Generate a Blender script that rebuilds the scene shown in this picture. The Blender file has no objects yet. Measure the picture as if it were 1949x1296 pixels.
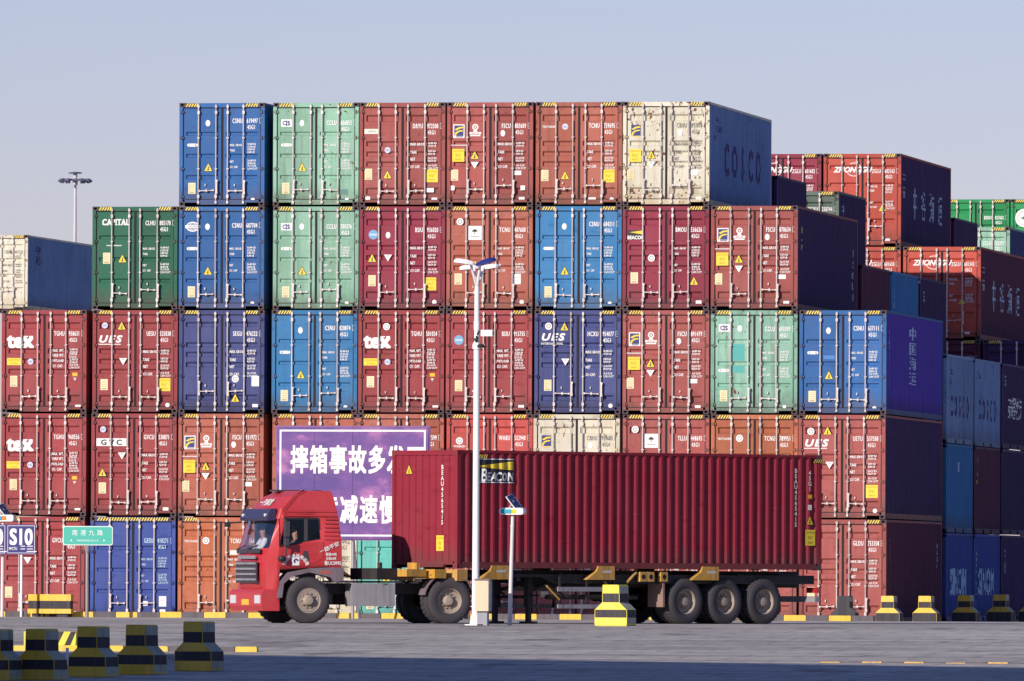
import bpy, bmesh, math, random
from math import sin, cos, tan, pi, radians, atan2, sqrt
from mathutils import Vector, Matrix
random.seed(7)
SC = bpy.context.scene
COL = SC.collection

# ------------------------------------------------------------------ camera
YAW, PITCH, ROLL = 0.16853553, 0.02188455, 0.00450278
CAMP = Vector((40.4936, -300.008, 1.2005))
FPX = 20733.5                       # focal length in source pixels (1949 wide)
def cam_axes():
    f = Vector((-sin(YAW)*cos(PITCH), cos(YAW)*cos(PITCH), sin(PITCH)))
    r = Vector((cos(YAW), sin(YAW), 0)); u = r.cross(f)
    return cos(ROLL)*r + sin(ROLL)*u, -sin(ROLL)*r + cos(ROLL)*u, f
CR, CU, CF = cam_axes()
cam = bpy.data.cameras.new('camera'); camo = bpy.data.objects.new('camera', cam); COL.objects.link(camo)
camo.matrix_world = Matrix(((CR.x, CU.x, -CF.x, CAMP.x), (CR.y, CU.y, -CF.y, CAMP.y), (CR.z, CU.z, -CF.z, CAMP.z), (0, 0, 0, 1)))
cam.sensor_width = 36; cam.sensor_fit = 'HORIZONTAL'
cam.lens = FPX/1949*36
cam.clip_start = 1; cam.clip_end = 20000
SC.camera = camo
def unproj(u, v, Y):
    """point of the world plane y=Y seen at pixel (u,v) of the 1949x1296 photograph"""
    d = CF + CR*((u-974.5)/FPX) - CU*((v-648)/FPX)
    return CAMP + d*((Y-CAMP.y)/d.y)

# ------------------------------------------------------------------ light
SUN_EL, SUN_AZ = radians(21), radians(28)       # azimuth measured from -Y towards -X
sdir = Vector((-sin(SUN_AZ)*cos(SUN_EL), -cos(SUN_AZ)*cos(SUN_EL), sin(SUN_EL)))
w = bpy.data.worlds.new('World'); SC.world = w; w.use_nodes = True
nt = w.node_tree; bg = nt.nodes['Background']
sky = nt.nodes.new('ShaderNodeTexSky'); sky.sky_type = 'NISHITA'; sky.sun_disc = False
sky.sun_elevation = SUN_EL; sky.sun_rotation = atan2(sdir.x, sdir.y)
sky.air_density = 1.0; sky.dust_density = 0.15; sky.ozone_density = 5.0; sky.altitude = 0
hs = nt.nodes.new('ShaderNodeHueSaturation'); hs.inputs['Saturation'].default_value = 1.0
tint = nt.nodes.new('ShaderNodeMix'); tint.data_type = 'RGBA'; tint.blend_type = 'MULTIPLY'
tint.inputs[0].default_value = 1.0; tint.inputs[7].default_value = (1.10, 0.875, 1.08, 1)
nt.links.new(sky.outputs[0], hs.inputs['Color']); nt.links.new(hs.outputs[0], tint.inputs[6])
nt.links.new(tint.outputs[2], bg.inputs[0]); bg.inputs[1].default_value = 0.10
sun = bpy.data.lights.new('sun', 'SUN'); sun.energy = 5.0; sun.angle = radians(0.5); sun.color = (1.0, 0.90, 0.80)
suno = bpy.data.objects.new('sun', sun); COL.objects.link(suno)
suno.rotation_euler = sdir.to_track_quat('Z', 'Y').to_euler()
SC.view_settings.view_transform = 'Standard'; SC.view_settings.look = 'None'
SC.view_settings.exposure = 0.0; SC.view_settings.gamma = 1.0; SC.view_settings.use_curve_mapping = False

# ------------------------------------------------------------------ materials
def lin(c):
    return tuple(((x/255/12.92) if x/255 <= 0.04045 else ((x/255+0.055)/1.055)**2.4) for x in c)
_mats = {}
def paint(name, rgb, rough=0.5, wear=0.12, rust=0.0, dirt=(0.10, 0.07, 0.06), metal=0.0, streak=True, scale=1.0, spec=0.4):
    """weathered paint: large tone drift, vertical run-off streaks, chips of rust"""
    if name in _mats: return _mats[name]
    m = bpy.data.materials.new(name); m.use_nodes = True; _mats[name] = m
    n = m.node_tree.nodes; l = m.node_tree.links; b = n['Principled BSDF']
    if name.startswith('paint_'): rough, spec = 0.66, 0.12
    b.inputs['Roughness'].default_value = rough; b.inputs['Metallic'].default_value = metal
    b.inputs['Specular IOR Level'].default_value = spec
    if wear <= 0 and rust <= 0:
        b.inputs['Base Color'].default_value = (*rgb, 1); return m
    tc = n.new('ShaderNodeTexCoord'); oi = n.new('ShaderNodeObjectInfo')
    mul = n.new('ShaderNodeMath'); mul.operation = 'MULTIPLY'; mul.inputs[1].default_value = 53.0
    l.new(oi.outputs['Random'], mul.inputs[0])
    add = n.new('ShaderNodeVectorMath'); add.operation = 'ADD'
    l.new(tc.outputs['Object'], add.inputs[0]); l.new(mul.outputs[0], add.inputs[1])
    def noise(sc, detail, loc):
        mp = n.new('ShaderNodeMapping'); mp.inputs['Scale'].default_value = sc; mp.inputs['Location'].default_value = loc
        l.new(add.outputs[0], mp.inputs[0])
        t = n.new('ShaderNodeTexNoise'); t.inputs['Scale'].default_value = 1; t.inputs['Detail'].default_value = detail
        t.inputs['Roughness'].default_value = 0.62
        l.new(mp.outputs[0], t.inputs['Vector']); return t
    def ramp(src, a, bb):
        r = n.new('ShaderNodeMapRange'); r.inputs[1].default_value = a; r.inputs[2].default_value = bb
        l.new(src, r.inputs[0]); return r.outputs[0]
    def mix(fac, c1, c2):
        x = n.new('ShaderNodeMix'); x.data_type = 'RGBA'
        if isinstance(fac, float): x.inputs[0].default_value = fac
        else: l.new(fac, x.inputs[0])
        for i, c in ((6, c1), (7, c2)):
            if isinstance(c, tuple): x.inputs[i].default_value = (*c, 1)
            else: l.new(c, x.inputs[i])
        return x.outputs[2]
    def scaled(fac, k):
        x = n.new('ShaderNodeMath'); x.operation = 'MULTIPLY'; x.inputs[1].default_value = k; l.new(fac, x.inputs[0]); return x.outputs[0]
    s = scale
    big = noise((0.9*s, 0.5*s, 0.8*s), 4, (0, 0, 0))
    av = sum(rgb)/3; faded = tuple(min(1, c*0.92+0.34*av) for c in rgb)
    col = mix(scaled(ramp(big.outputs[0], 0.30, 0.66), min(1, wear*4.6)), rgb, faded)
    if streak:
        st = noise((7*s, 7*s, 0.35*s), 5, (3, 1, 7))
        col = mix(scaled(ramp(st.outputs[0], 0.48, 0.78), wear*2.8), col, dirt)
    fine = noise((22*s, 22*s, 14*s), 3, (5, 5, 5))
    col = mix(scaled(ramp(fine.outputs[0], 0.55, 0.8), wear*1.2), col, tuple(c*0.6 for c in rgb))
    if name.startswith('paint_'):
        # road film along the bottom rail, scuffs, and a slightly different age for every leaf
        sp = n.new('ShaderNodeSeparateXYZ'); l.new(tc.outputs['Object'], sp.inputs[0])
        gn = noise((3, 3, 1.2), 5, (7, 3, 1)); ad = n.new('ShaderNodeMath'); ad.operation = 'MULTIPLY_ADD'; ad.inputs[1].default_value = -1.1
        l.new(gn.outputs[0], ad.inputs[0]); l.new(sp.outputs['Z'], ad.inputs[2])
        col = mix(scaled(ramp(ad.outputs[0], 0.05, -0.50), 0.55), col, dirt)
        sc = noise((2.2, 2.2, 5.5), 8, (4, 9, 2)); col = mix(scaled(ramp(sc.outputs[0], 0.58, 0.70), 0.6), col, tuple(c*0.62 for c in rgb))
        sl = noise((1.1, 1.1, 16), 4, (8, 1, 5)); col = mix(scaled(ramp(sl.outputs[0], 0.64, 0.70), 0.35), col, tuple(min(1, c*1.25+0.05) for c in rgb))
        br = n.new('ShaderNodeMix'); br.data_type = 'RGBA'; br.blend_type = 'MULTIPLY'; br.inputs[0].default_value = 1.0
        mr = n.new('ShaderNodeMapRange'); mr.inputs[3].default_value = 0.84; mr.inputs[4].default_value = 1.10; l.new(oi.outputs['Random'], mr.inputs[0])
        l.new(col, br.inputs[6]); l.new(mr.outputs[0], br.inputs[7]); col = br.outputs[2]
        dn = noise((1.6, 1.6, 1.6), 3, (2, 2, 9)); bp = n.new('ShaderNodeBump'); bp.inputs['Strength'].default_value = 0.35; bp.inputs['Distance'].default_value = 0.06
        l.new(dn.outputs[0], bp.inputs['Height']); l.new(bp.outputs[0], b.inputs['Normal'])
    if rust > 0:
        r1 = noise((11*s, 11*s, 7*s), 7, (9, 2, 4)); rl = noise((1.3, 1.3, 1.3), 2, (1, 6, 3))
        av_ = n.new('ShaderNodeMath'); av_.operation = 'MULTIPLY_ADD'; av_.inputs[1].default_value = 0.45; l.new(rl.outputs[0], av_.inputs[0]); l.new(r1.outputs[0], av_.inputs[2])
        edge = 0.935-0.13*rust
        col = mix(ramp(av_.outputs[0], edge, edge+0.04), col, (0.15, 0.060, 0.026))
        r2 = noise((9*s, 9*s, 0.7*s), 4, (2, 8, 1))
        col = mix(scaled(ramp(r2.outputs[0], 0.6, 0.8), 0.55*rust), col, (0.26, 0.12, 0.05))
    l.new(col, b.inputs['Base Color'])
    rr = n.new('ShaderNodeMapRange'); rr.inputs[3].default_value = max(0.1, rough-0.12); rr.inputs[4].default_value = min(1, rough+0.18)
    l.new(big.outputs[0], rr.inputs[0]); l.new(rr.outputs[0], b.inputs['Roughness'])
    return m
def flat(name, rgb, rough=0.5, metal=0.0, spec=0.4): return paint(name, rgb, rough, 0, 0, metal=metal, spec=spec)

C = {
 'blue':    paint('paint_blue', (0.032, 0.125, 0.34), wear=0.10),
 'sky':     paint('paint_sky_blue', (0.036, 0.185, 0.40), wear=0.12),
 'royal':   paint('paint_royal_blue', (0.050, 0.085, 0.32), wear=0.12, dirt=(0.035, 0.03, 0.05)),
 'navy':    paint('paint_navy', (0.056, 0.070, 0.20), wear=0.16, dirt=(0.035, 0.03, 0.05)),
 'foam':    paint('paint_seafoam', (0.215, 0.42, 0.30), wear=0.16, rust=0.12),
 'foamworn':paint('paint_seafoam_worn', (0.20, 0.41, 0.305), wear=0.24, rust=0.55),
 'teal':    paint('paint_teal', (0.10, 0.44, 0.38), wear=0.12),
 'green':   paint('paint_dark_green', (0.028, 0.125, 0.078), wear=0.12),
 'lgreen':  paint('paint_bright_green', (0.02, 0.26, 0.085), wear=0.10),
 'slate':   paint('paint_grey_green', (0.10, 0.145, 0.115), wear=0.16),
 'rust':    paint('paint_red_brown', (0.335, 0.084, 0.075), wear=0.14, rust=0.22),
 'brick':   paint('paint_brick', (0.37, 0.105, 0.070), wear=0.15, rust=0.22),
 'red':     paint('paint_red', (0.315, 0.055, 0.060), wear=0.13, rust=0.22),
 'crimson': paint('paint_crimson', (0.25, 0.034, 0.060), wear=0.12, rust=0.22),
 'bright':  paint('paint_bright_red', (0.48, 0.070, 0.060), wear=0.12),
 'orange':  paint('paint_orange_brown', (0.41, 0.118, 0.052), wear=0.15, rust=0.22),
 'coral':   paint('paint_coral', (0.48, 0.085, 0.060), wear=0.10),
 'pink':    paint('paint_faded_red', (0.44, 0.13, 0.105), wear=0.16, rust=0.22),
 'beige':   paint('paint_beige', (0.57, 0.545, 0.425), wear=0.18, rust=0.75, dirt=(0.34, 0.24, 0.12)),
 'cream':   paint('paint_cream', (0.60, 0.56, 0.43), wear=0.14, rust=0.35, dirt=(0.34, 0.24, 0.12)),
 'cosco':   paint('paint_faded_blue', (0.150, 0.260, 0.50), wear=0.16, rust=0.1),
 'cosco2':  paint('paint_grey_blue', (0.18, 0.30, 0.52), wear=0.22, rust=0.3),
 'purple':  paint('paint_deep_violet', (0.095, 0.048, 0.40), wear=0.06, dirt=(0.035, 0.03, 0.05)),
 'maroon':  paint('paint_shaded_maroon', (0.115, 0.024, 0.060), wear=0.12, dirt=(0.035, 0.03, 0.05)),  # for shaded red sides, their darkness is painted into the colour
 'dark':    paint('paint_shaded_violet', (0.060, 0.026, 0.105), wear=0.12, dirt=(0.035, 0.03, 0.05)),  # for shaded sides, the violet tone of the shade is painted in
 'truckbox':paint('paint_wine_red', (0.275, 0.021, 0.040), wear=0.07),
}
CASTM = paint('casting_grime', (0.075, 0.045, 0.050), 0.7, wear=0.3, streak=False)
HOLE = flat('dark_cavity', (0.010, 0.008, 0.010), 0.9)
GASK = flat('black_rubber', (0.018, 0.013, 0.018), 0.8)
GALV = paint('galvanised_rod', (0.52, 0.46, 0.43), 0.45, wear=0.25, rust=0.3, metal=0.25)
WHITE = flat('white_print', (0.80, 0.78, 0.76), 0.55)
OFFW = flat('dull_white_print', (0.55, 0.52, 0.50), 0.6)
INK = flat('black_print', (0.02, 0.02, 0.03), 0.55)
DKINK = flat('navy_print', (0.03, 0.04, 0.16), 0.55)
GREYINK = flat('grey_print', (0.16, 0.14, 0.13), 0.6)
COSINK = flat('violet_blue_print', (0.035, 0.020, 0.15), 0.6)
PALEINK = flat('pale_blue_print', (0.45, 0.60, 0.72), 0.6)
YEL = paint('yellow_sticker', (0.78, 0.58, 0.012), 0.5, wear=0.08, dirt=(0.3, 0.2, 0.02))
YELP = paint('yellow_paint', (0.72, 0.47, 0.012), 0.55, wear=0.16, dirt=(0.22, 0.15, 0.03))
STRY = paint('stripe_yellow', (0.82, 0.60, 0.06), 0.5, wear=0.06, dirt=(0.3, 0.2, 0.03))
LEMON = paint('lemon_paint', (0.76, 0.62, 0.015), 0.55, wear=0.14, dirt=(0.25, 0.2, 0.03))
BLKP = paint('black_paint', (0.030, 0.026, 0.034), 0.65, wear=0.25, dirt=(0.10, 0.09, 0.09))
PLATE = paint('data_plate_cream', (0.70, 0.62, 0.36), 0.45, wear=0.1)
BLUEB = paint('badge_blue', (0.14, 0.34, 0.55), 0.5, wear=0.1)
AMBER = flat('amber_sticker', (0.72, 0.36, 0.01), 0.5)
STEEL = paint('grey_steel', (0.30, 0.29, 0.31), 0.5, wear=0.2, metal=0.3)
CHASS = paint('chassis_black', (0.022, 0.018, 0.020), 0.6, wear=0.2, dirt=(0.06, 0.05, 0.045))
CHYEL = paint('chassis_yellow', (0.52, 0.27, 0.022), 0.6, wear=0.3, dirt=(0.16, 0.10, 0.05), rust=0.2)
RUBBER = paint('tyre_rubber', (0.045, 0.040, 0.048), 0.85, wear=0.3, dirt=(0.13, 0.11, 0.10), streak=False)
RIMM = paint('wheel_rim', (0.30, 0.24, 0.19), 0.6, wear=0.3, streak=False)
CABRED = paint('cab_red', (0.50, 0.026, 0.034), 0.34, wear=0.10, dirt=(0.2, 0.03, 0.04), spec=0.5)
CABDK = paint('cab_dark_plastic', (0.045, 0.040, 0.055), 0.6, wear=0.15)
CABGREY = paint('mudguard_grey', (0.17, 0.13, 0.16), 0.65, wear=0.2)
POLEW = paint('pole_white', (0.80, 0.78, 0.77), 0.45, wear=0.05)
SIGNG = flat('sign_green', (0.05, 0.42, 0.33), 0.5)
SIGNB = flat('sign_blue', (0.022, 0.022, 0.17), 0.45)
BOXBE = paint('control_box_beige', (0.62, 0.52, 0.34), 0.5, wear=0.1)
BOXGR = paint('control_box_grey', (0.28, 0.29, 0.33), 0.5, wear=0.1)
SKIN = flat('skin', (0.45, 0.24, 0.16), 0.55)
HAIR = flat('hair_black', (0.012, 0.010, 0.010), 0.6)
SHIRT = flat('white_shirt', (0.72, 0.72, 0.76), 0.7)
SHIRTD = flat('dark_shirt', (0.05, 0.05, 0.07), 0.8)
TROUS = flat('dark_trousers', (0.03, 0.03, 0.04), 0.8)
def glass(name, tintc, gloss):
    m = bpy.data.materials.new(name); m.use_nodes = True; n = m.node_tree.nodes; l = m.node_tree.links
    n.remove(n['Principled BSDF']); t = n.new('ShaderNodeBsdfTransparent'); t.inputs[0].default_value = (*tintc, 1)
    g = n.new('ShaderNodeBsdfGlossy'); g.inputs['Roughness'].default_value = 0.05
    lw = n.new('ShaderNodeLayerWeight'); lw.inputs[0].default_value = 0.5
    pw = n.new('ShaderNodeMath'); pw.operation = 'POWER'; pw.inputs[1].default_value = 3.0; l.new(lw.outputs['Facing'], pw.inputs[0])
    fr = n.new('ShaderNodeMapRange'); fr.inputs[3].default_value = gloss; fr.inputs[4].default_value = 0.9; l.new(pw.outputs[0], fr.inputs[0])
    x = n.new('ShaderNodeMixShader'); l.new(fr.outputs[0], x.inputs[0]); l.new(t.outputs[0], x.inputs[1]); l.new(g.outputs[0], x.inputs[2])
    l.new(x.outputs[0], n['Material Output'].inputs[0]); return m
GLASS = glass('cab_glass', (0.88, 0.92, 0.96), 0.04)
GLASSD = glass('cab_glass_dark', (0.25, 0.28, 0.38), 0.05)
MIRR = flat('mirror_face', (0.75, 0.75, 0.78), 0.08, metal=1.0)
SOLAR = paint('solar_cell', (0.020, 0.030, 0.13), 0.2, wear=0.05)
LEDC = flat('lamp_cyan', (0.03, 0.36, 0.46), 0.3)
LEDY = flat('lamp_yellow', (0.62, 0.55, 0.015), 0.3)
LEDO = flat('lamp_orange', (0.72, 0.20, 0.02), 0.3)
LEDB = flat('lamp_blue', (0.03, 0.25, 0.60), 0.3)
LENS = flat('lamp_lens_blue', (0.022, 0.03, 0.20), 0.25)

# ------------------------------------------------------------------ mesh helpers
class MB:
    def __init__(s): s.v = []; s.f = []; s.m = []
    def quad(s, pts, mi=0):
        i = len(s.v); s.v += [tuple(p) for p in pts]; s.f.append(tuple(range(i, i+len(pts)))); s.m.append(mi); return s
    def box(s, x0, x1, y0, y1, z0, z1, mi=0):
        if x0 > x1: x0, x1 = x1, x0
        i = len(s.v)
        s.v += [(x0,y0,z0),(x1,y0,z0),(x1,y1,z0),(x0,y1,z0),(x0,y0,z1),(x1,y0,z1),(x1,y1,z1),(x0,y1,z1)]
        for q in ((0,3,2,1),(4,5,6,7),(0,1,5,4),(1,2,6,5),(2,3,7,6),(3,0,4,7)):
            s.f.append(tuple(i+k for k in q)); s.m.append(mi)
        return s
    def cyl(s, p0, p1, r0, r1=None, n=8, mi=0, caps=True):
        r1 = r0 if r1 is None else r1
        p0 = Vector(p0); p1 = Vector(p1); a = (p1-p0).normalized()
        t = a.orthogonal().normalized(); b = a.cross(t); i = len(s.v)
        for p, r in ((p0, r0), (p1, r1)):
            for k in range(n):
                s.v.append(tuple(p + (t*cos(2*pi*k/n) + b*sin(2*pi*k/n))*r))
        for k in range(n):
            k2 = (k+1) % n; s.f.append((i+k, i+k2, i+n+k2, i+n+k)); s.m.append(mi)
        if caps:
            s.f.append(tuple(i+n-1-k for k in range(n))); s.m.append(mi)
            s.f.append(tuple(i+n+k for k in range(n))); s.m.append(mi)
        return s
    def prism(s, poly, a0, a1, axis='y', mi=0, caps=True):
        """2-D polygon extruded along an axis; poly in (x,z) for y, (y,z) for x, (x,y) for z"""
        def P(p, a):
            return (p[0], a, p[1]) if axis == 'y' else (a, p[0], p[1]) if axis == 'x' else (p[0], p[1], a)
        i = len(s.v); n = len(poly)
        s.v += [P(p, a0) for p in poly] + [P(p, a1) for p in poly]
        for k in range(n):
            k2 = (k+1) % n; s.f.append((i+k, i+k2, i+n+k2, i+n+k)); s.m.append(mi)
        if caps:
            s.f.append(tuple(i+n-1-k for k in range(n))); s.m.append(mi); s.f.append(tuple(i+n+k for k in range(n))); s.m.append(mi)
        return s
    def lathe(s, prof, n=20, mi=0, axis='y', c=(0, 0, 0)):
        i = len(s.v)
        for k in range(n):
            a = 2*pi*k/n
            for r, h in prof:
                p = (r*cos(a), h, r*sin(a)) if axis == 'y' else (r*cos(a), r*sin(a), h)
                s.v.append((p[0]+c[0], p[1]+c[1], p[2]+c[2]))
        m = len(prof)
        for k in range(n):
            k2 = (k+1) % n
            for j in range(m-1):
                s.f.append((i+k*m+j, i+k*m+j+1, i+k2*m+j+1, i+k2*m+j)); s.m.append(mi)
        return s
    def mesh(s, name, nm=1, smooth=None, fix=True):
        me = bpy.data.meshes.new(name); me.from_pydata(s.v, [], s.f)
        for _ in range(max(nm, max(s.m, default=0)+1)): me.materials.append(None)
        me.polygons.foreach_set('material_index', s.m)
        if fix:
            bm = bmesh.new(); bm.from_mesh(me); bmesh.ops.recalc_face_normals(bm, faces=bm.faces); bm.to_mesh(me); bm.free()
        if smooth:
            me.polygons.foreach_set('use_smooth', [True]*len(me.polygons)); me.set_sharp_from_angle(angle=radians(smooth))
        me.update(); return me
def obj(name, me, mats=None, parent=None, loc=None, rot=None, scale=None):
    o = bpy.data.objects.new(name, me); COL.objects.link(o)
    if mats is not None:
        if not isinstance(mats, (list, tuple)): mats = [mats]
        while len(me.materials) < len(mats): me.materials.append(None)
        for i, m in enumerate(mats):
            o.material_slots[i].link = 'OBJECT'; o.material_slots[i].material = m
    if parent: o.parent = parent
    if loc: o.location = loc
    if rot: o.rotation_euler = rot
    if scale: o.scale = scale
    return o
def tag(o, label=None, cat=None, group=None, kind=None):
    if label: o['label'] = label
    if cat: o['category'] = cat
    if group: o['group'] = group
    if kind: o['kind'] = kind
    return o
def thing(name, label, cat, loc=(0, 0, 0), rotz=0, group=None):
    o = bpy.data.objects.new(name, None); COL.objects.link(o); o.empty_display_size = 0.3
    o.location = loc; o.rotation_euler = (0, 0, rotz)
    return tag(o, label, cat, group)
def copy_tree(o, parent=None):
    c = o.copy(); COL.objects.link(c); c.parent = parent
    for ch in o.children: copy_tree(ch, c)
    return c

_tx = {}
def text_geo(s, size=1.0, bold=0.03, sx=1.0, align='CENTER', shear=0.0, gap=1.0, res=2, line=1.0):
    """flat text, facing -Y, as (verts, faces); centred on its origin in z by cap height"""
    key = (s, size, bold, sx, align, shear, gap, res, line)
    if key in _tx: return _tx[key]
    c = bpy.data.curves.new('t', 'FONT'); c.body = s; c.size = size; c.offset = size*bold; c.resolution_u = res
    c.align_x = align; c.shear = shear; c.space_character = gap; c.space_line = line
    o = bpy.data.objects.new('t', c); me = bpy.data.meshes.new_from_object(o)
    v = [(p.co.x*sx, 0.0, p.co.y-0.36*size) for p in me.vertices]; f = [tuple(p.vertices) for p in me.polygons]
    bpy.data.objects.remove(o); bpy.data.curves.remove(c); bpy.data.meshes.remove(me)
    _tx[key] = (v, f); return v, f
def add_text(mb, s, x, z, size, y=0.0, mi=0, strike=0.0, **kw):
    if strike:                      # overprint for weight, each pass a hair prouder
        for k, (dx, dz) in enumerate(((-1,-1),(1,-1),(-1,1),(1,1),(0,0))): add_text(mb, s, x+dx*strike*size, z+dz*strike*size, size, y-0.0006*k, mi, **{**kw, 'bold': min(kw.get('bold', 0.01), 0.012)})
        return mb
    kw['bold'] = 0.0 if any(ord(c) > 0x2e80 for c in s) else min(kw.get('bold', 0.012), 0.016)
    v, f = text_geo(s, size, **kw); i = len(mb.v)
    mb.v += [(a[0]+x, y, a[2]+z) for a in v]
    for q in f: mb.f.append(tuple(i+k for k in q)); mb.m.append(mi)
    return mb
def disc(mb, x, z, rx, rz, y=0, mi=0, n=14):
    return mb.quad([(x+rx*cos(2*pi*k/n), y, z+rz*sin(2*pi*k/n)) for k in range(n)], mi)
def ring(mb, x, z, r0, r1, y=0, mi=0, n=18, a0=0, a1=2*pi, sx=1.0):
    for k in range(n):
        a = a0+(a1-a0)*k/n; b = a0+(a1-a0)*(k+1)/n
        mb.quad([(x+r0*cos(a)*sx, y, z+r0*sin(a)), (x+r1*cos(a)*sx, y, z+r1*sin(a)), (x+r1*cos(b)*sx, y, z+r1*sin(b)), (x+r0*cos(b)*sx, y, z+r0*sin(b))], mi)
    return mb
def rect(mb, x, z, w_, h_, y=0, mi=0):
    return mb.quad([(x-w_/2, y, z-h_/2), (x+w_/2, y, z-h_/2), (x+w_/2, y, z+h_/2), (x-w_/2, y, z+h_/2)], mi)

# ------------------------------------------------------------------ ground
def gz(Y):
    pts = [(-400, -1.96), (-165, -1.96), (-47, 0.1), (-7.2, 0.1), (-5.4, 0.0), (4000, 0.0)]
    for (a, za), (b, zb) in zip(pts, pts[1:]):
        if Y <= b: return za + (zb-za)*max(0, (Y-a))/(b-a)
    return 0
def ground_material():
    m = bpy.data.materials.new('concrete_paving'); m.use_nodes = True; n = m.node_tree.nodes; l = m.node_tree.links
    b = n['Principled BSDF']; b.inputs['Roughness'].default_value = 0.85
    tc = n.new('ShaderNodeTexCoord')
    def noise(sc, det, rough=0.6):
        mp = n.new('ShaderNodeMapping'); mp.inputs['Scale'].default_value = sc; l.new(tc.outputs['Object'], mp.inputs[0])
        t = n.new('ShaderNodeTexNoise'); t.inputs['Scale'].default_value = 1; t.inputs['Detail'].default_value = det
        t.inputs['Roughness'].default_value = rough; l.new(mp.outputs[0], t.inputs[0]); return t.outputs[0]
    def cr(src, stops):
        r = n.new('ShaderNodeValToRGB'); l.new(src, r.inputs[0]); e = r.color_ramp.elements
        e[0].position, e[0].color = stops[0][0], (*stops[0][1], 1); e[1].position, e[1].color = stops[-1][0], (*stops[-1][1], 1)
        for p, c in stops[1:-1]:
            x = e.new(p); x.color = (*c, 1)
        return r.outputs[0]
    big = cr(noise((0.12, 0.05, 1), 6), [(0.3, (0.42, 0.39, 0.36)), (0.55, (0.56, 0.52, 0.47)), (0.75, (0.64, 0.59, 0.54))])
    fine = cr(noise((2.2, 0.9, 1), 7, 0.7), [(0.30, (0.45, 0.43, 0.44)), (0.50, (0.95, 0.95, 0.95)), (0.72, (1.12, 1.1, 1.08))])
    mx = n.new('ShaderNodeMix'); mx.data_type = 'RGBA'; mx.blend_type = 'MULTIPLY'; mx.inputs[0].default_value = 0.75
    l.new(big, mx.inputs[6]); l.new(fine, mx.inputs[7])
    br = n.new('ShaderNodeTexBrick'); br.inputs['Scale'].default_value = 1.0; br.inputs['Mortar Size'].default_value = 0.04
    br.inputs['Brick Width'].default_value = 2.4; br.inputs['Row Height'].default_value = 1.6
    br.inputs['Color1'].default_value = (1, 1, 1, 1); br.inputs['Color2'].default_value = (0.80, 0.79, 0.80, 1); br.inputs['Mortar'].default_value = (0.3, 0.28, 0.3, 1)
    l.new(tc.outputs['Object'], br.inputs[0])
    m2 = n.new('ShaderNodeMix'); m2.data_type = 'RGBA'; m2.blend_type = 'MULTIPLY'; m2.inputs[0].default_value = 0.55
    l.new(mx.outputs[2], m2.inputs[6]); l.new(br.outputs[0], m2.inputs[7]); l.new(m2.outputs[2], b.inputs['Base Color'])
    trk = cr(noise((0.035, 1.6, 1), 4, 0.55), [(0.46, (1, 1, 1)), (0.60, (0.48, 0.47, 0.48)), (0.66, (0.95, 0.95, 0.95))])
    stn = cr(noise((0.55, 0.22, 1), 3, 0.5), [(0.60, (1, 1, 1)), (0.70, (0.45, 0.43, 0.44))])
    m3 = n.new('ShaderNodeMix'); m3.data_type = 'RGBA'; m3.blend_type = 'MULTIPLY'; m3.inputs[0].default_value = 0.8
    m4 = n.new('ShaderNodeMix'); m4.data_type = 'RGBA'; m4.blend_type = 'MULTIPLY'; m4.inputs[0].default_value = 0.8
    l.new(m2.outputs[2], m3.inputs[6]); l.new(trk, m3.inputs[7]); l.new(m3.outputs[2], m4.inputs[6]); l.new(stn, m4.inputs[7]); l.new(m4.outputs[2], b.inputs['Base Color'])
    bp = n.new('ShaderNodeBump'); bp.inputs['Strength'].default_value = 0.5; bp.inputs['Distance'].default_value = 0.02
    l.new(noise((5, 3, 1), 6), bp.inputs['Height']); l.new(bp.outputs[0], b.inputs['Normal'])
    return m
ys = [-3000, -400, -165, -140, -120, -100, -85, -70, -60, -47, -30, -15, -7.2, -5.4, 0, 60, 300, 1000, 6000]
mb = MB()
for a, b in zip(ys, ys[1:]):
    mb.quad([(-4000, a, gz(a)), (4000, a, gz(a)), (4000, b, gz(b)), (-4000, b, gz(b))])
tag(obj('ground', mb.mesh('ground'), ground_material()), 'lilac grey concrete yard in front of the container stacks', kind='structure')

# ------------------------------------------------------------------ containers
W, RP, CP = 2.438, 2.9084, 2.49336
DIM = {'hc40': (12.192, 2.896), 'std20': (6.058, 2.591)}
_cm = {}
def cached(key, fn):
    if key not in _cm: _cm[key] = fn()
    return _cm[key]
def frame_mesh(kind):
    L, H = DIM[kind]; b = MB(); h = W/2
    for y0, y1 in ((0, 0.11), (L-0.11, L)):
        for s in (-1, 1): b.box(s*(h-0.10), s*h, y0, y1, 0.1185, H-0.1185)
        b.box(-h+0.163, h-0.163, y0, y1, H-0.125, H-0.006)
        b.box(-h+0.163, h-0.163, y0, y1, 0.095, 0.17)
        b.box(-h+0.52, h-0.52, y0+0.002, y1-0.002, 0.035, 0.095)
    for s in (-1, 1):
        b.box(s*(h-0.06), s*h, 0.179, L-0.179, H-0.07, H-0.004)
        if kind == 'std20':
            xs = [0.179, 1.95, 2.31, 3.75, 4.11, L-0.179]
            b.box(s*(h-0.05), s*(h-0.001), xs[0], xs[5], 0.135, 0.165)
            for i in (0, 2, 4): b.box(s*(h-0.05), s*h, xs[i], xs[i+1], 0.02, 0.135)
        else:
            b.box(s*(h-0.05), s*h, 0.179, L-0.179, 0.02, 0.165)
    b.box(-h+0.06, h-0.06, 0.12, L-0.12, 0.10, 0.165, 1)
    for s in (-1, 1):            # rear fittings stay with the frame
        for z in (0, H-0.118): b.box(s*(h-0.162), s*(h+0.002), L-0.178, L+0.002, z, z+0.118)
    return b.mesh('container_frame', 2)
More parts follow.
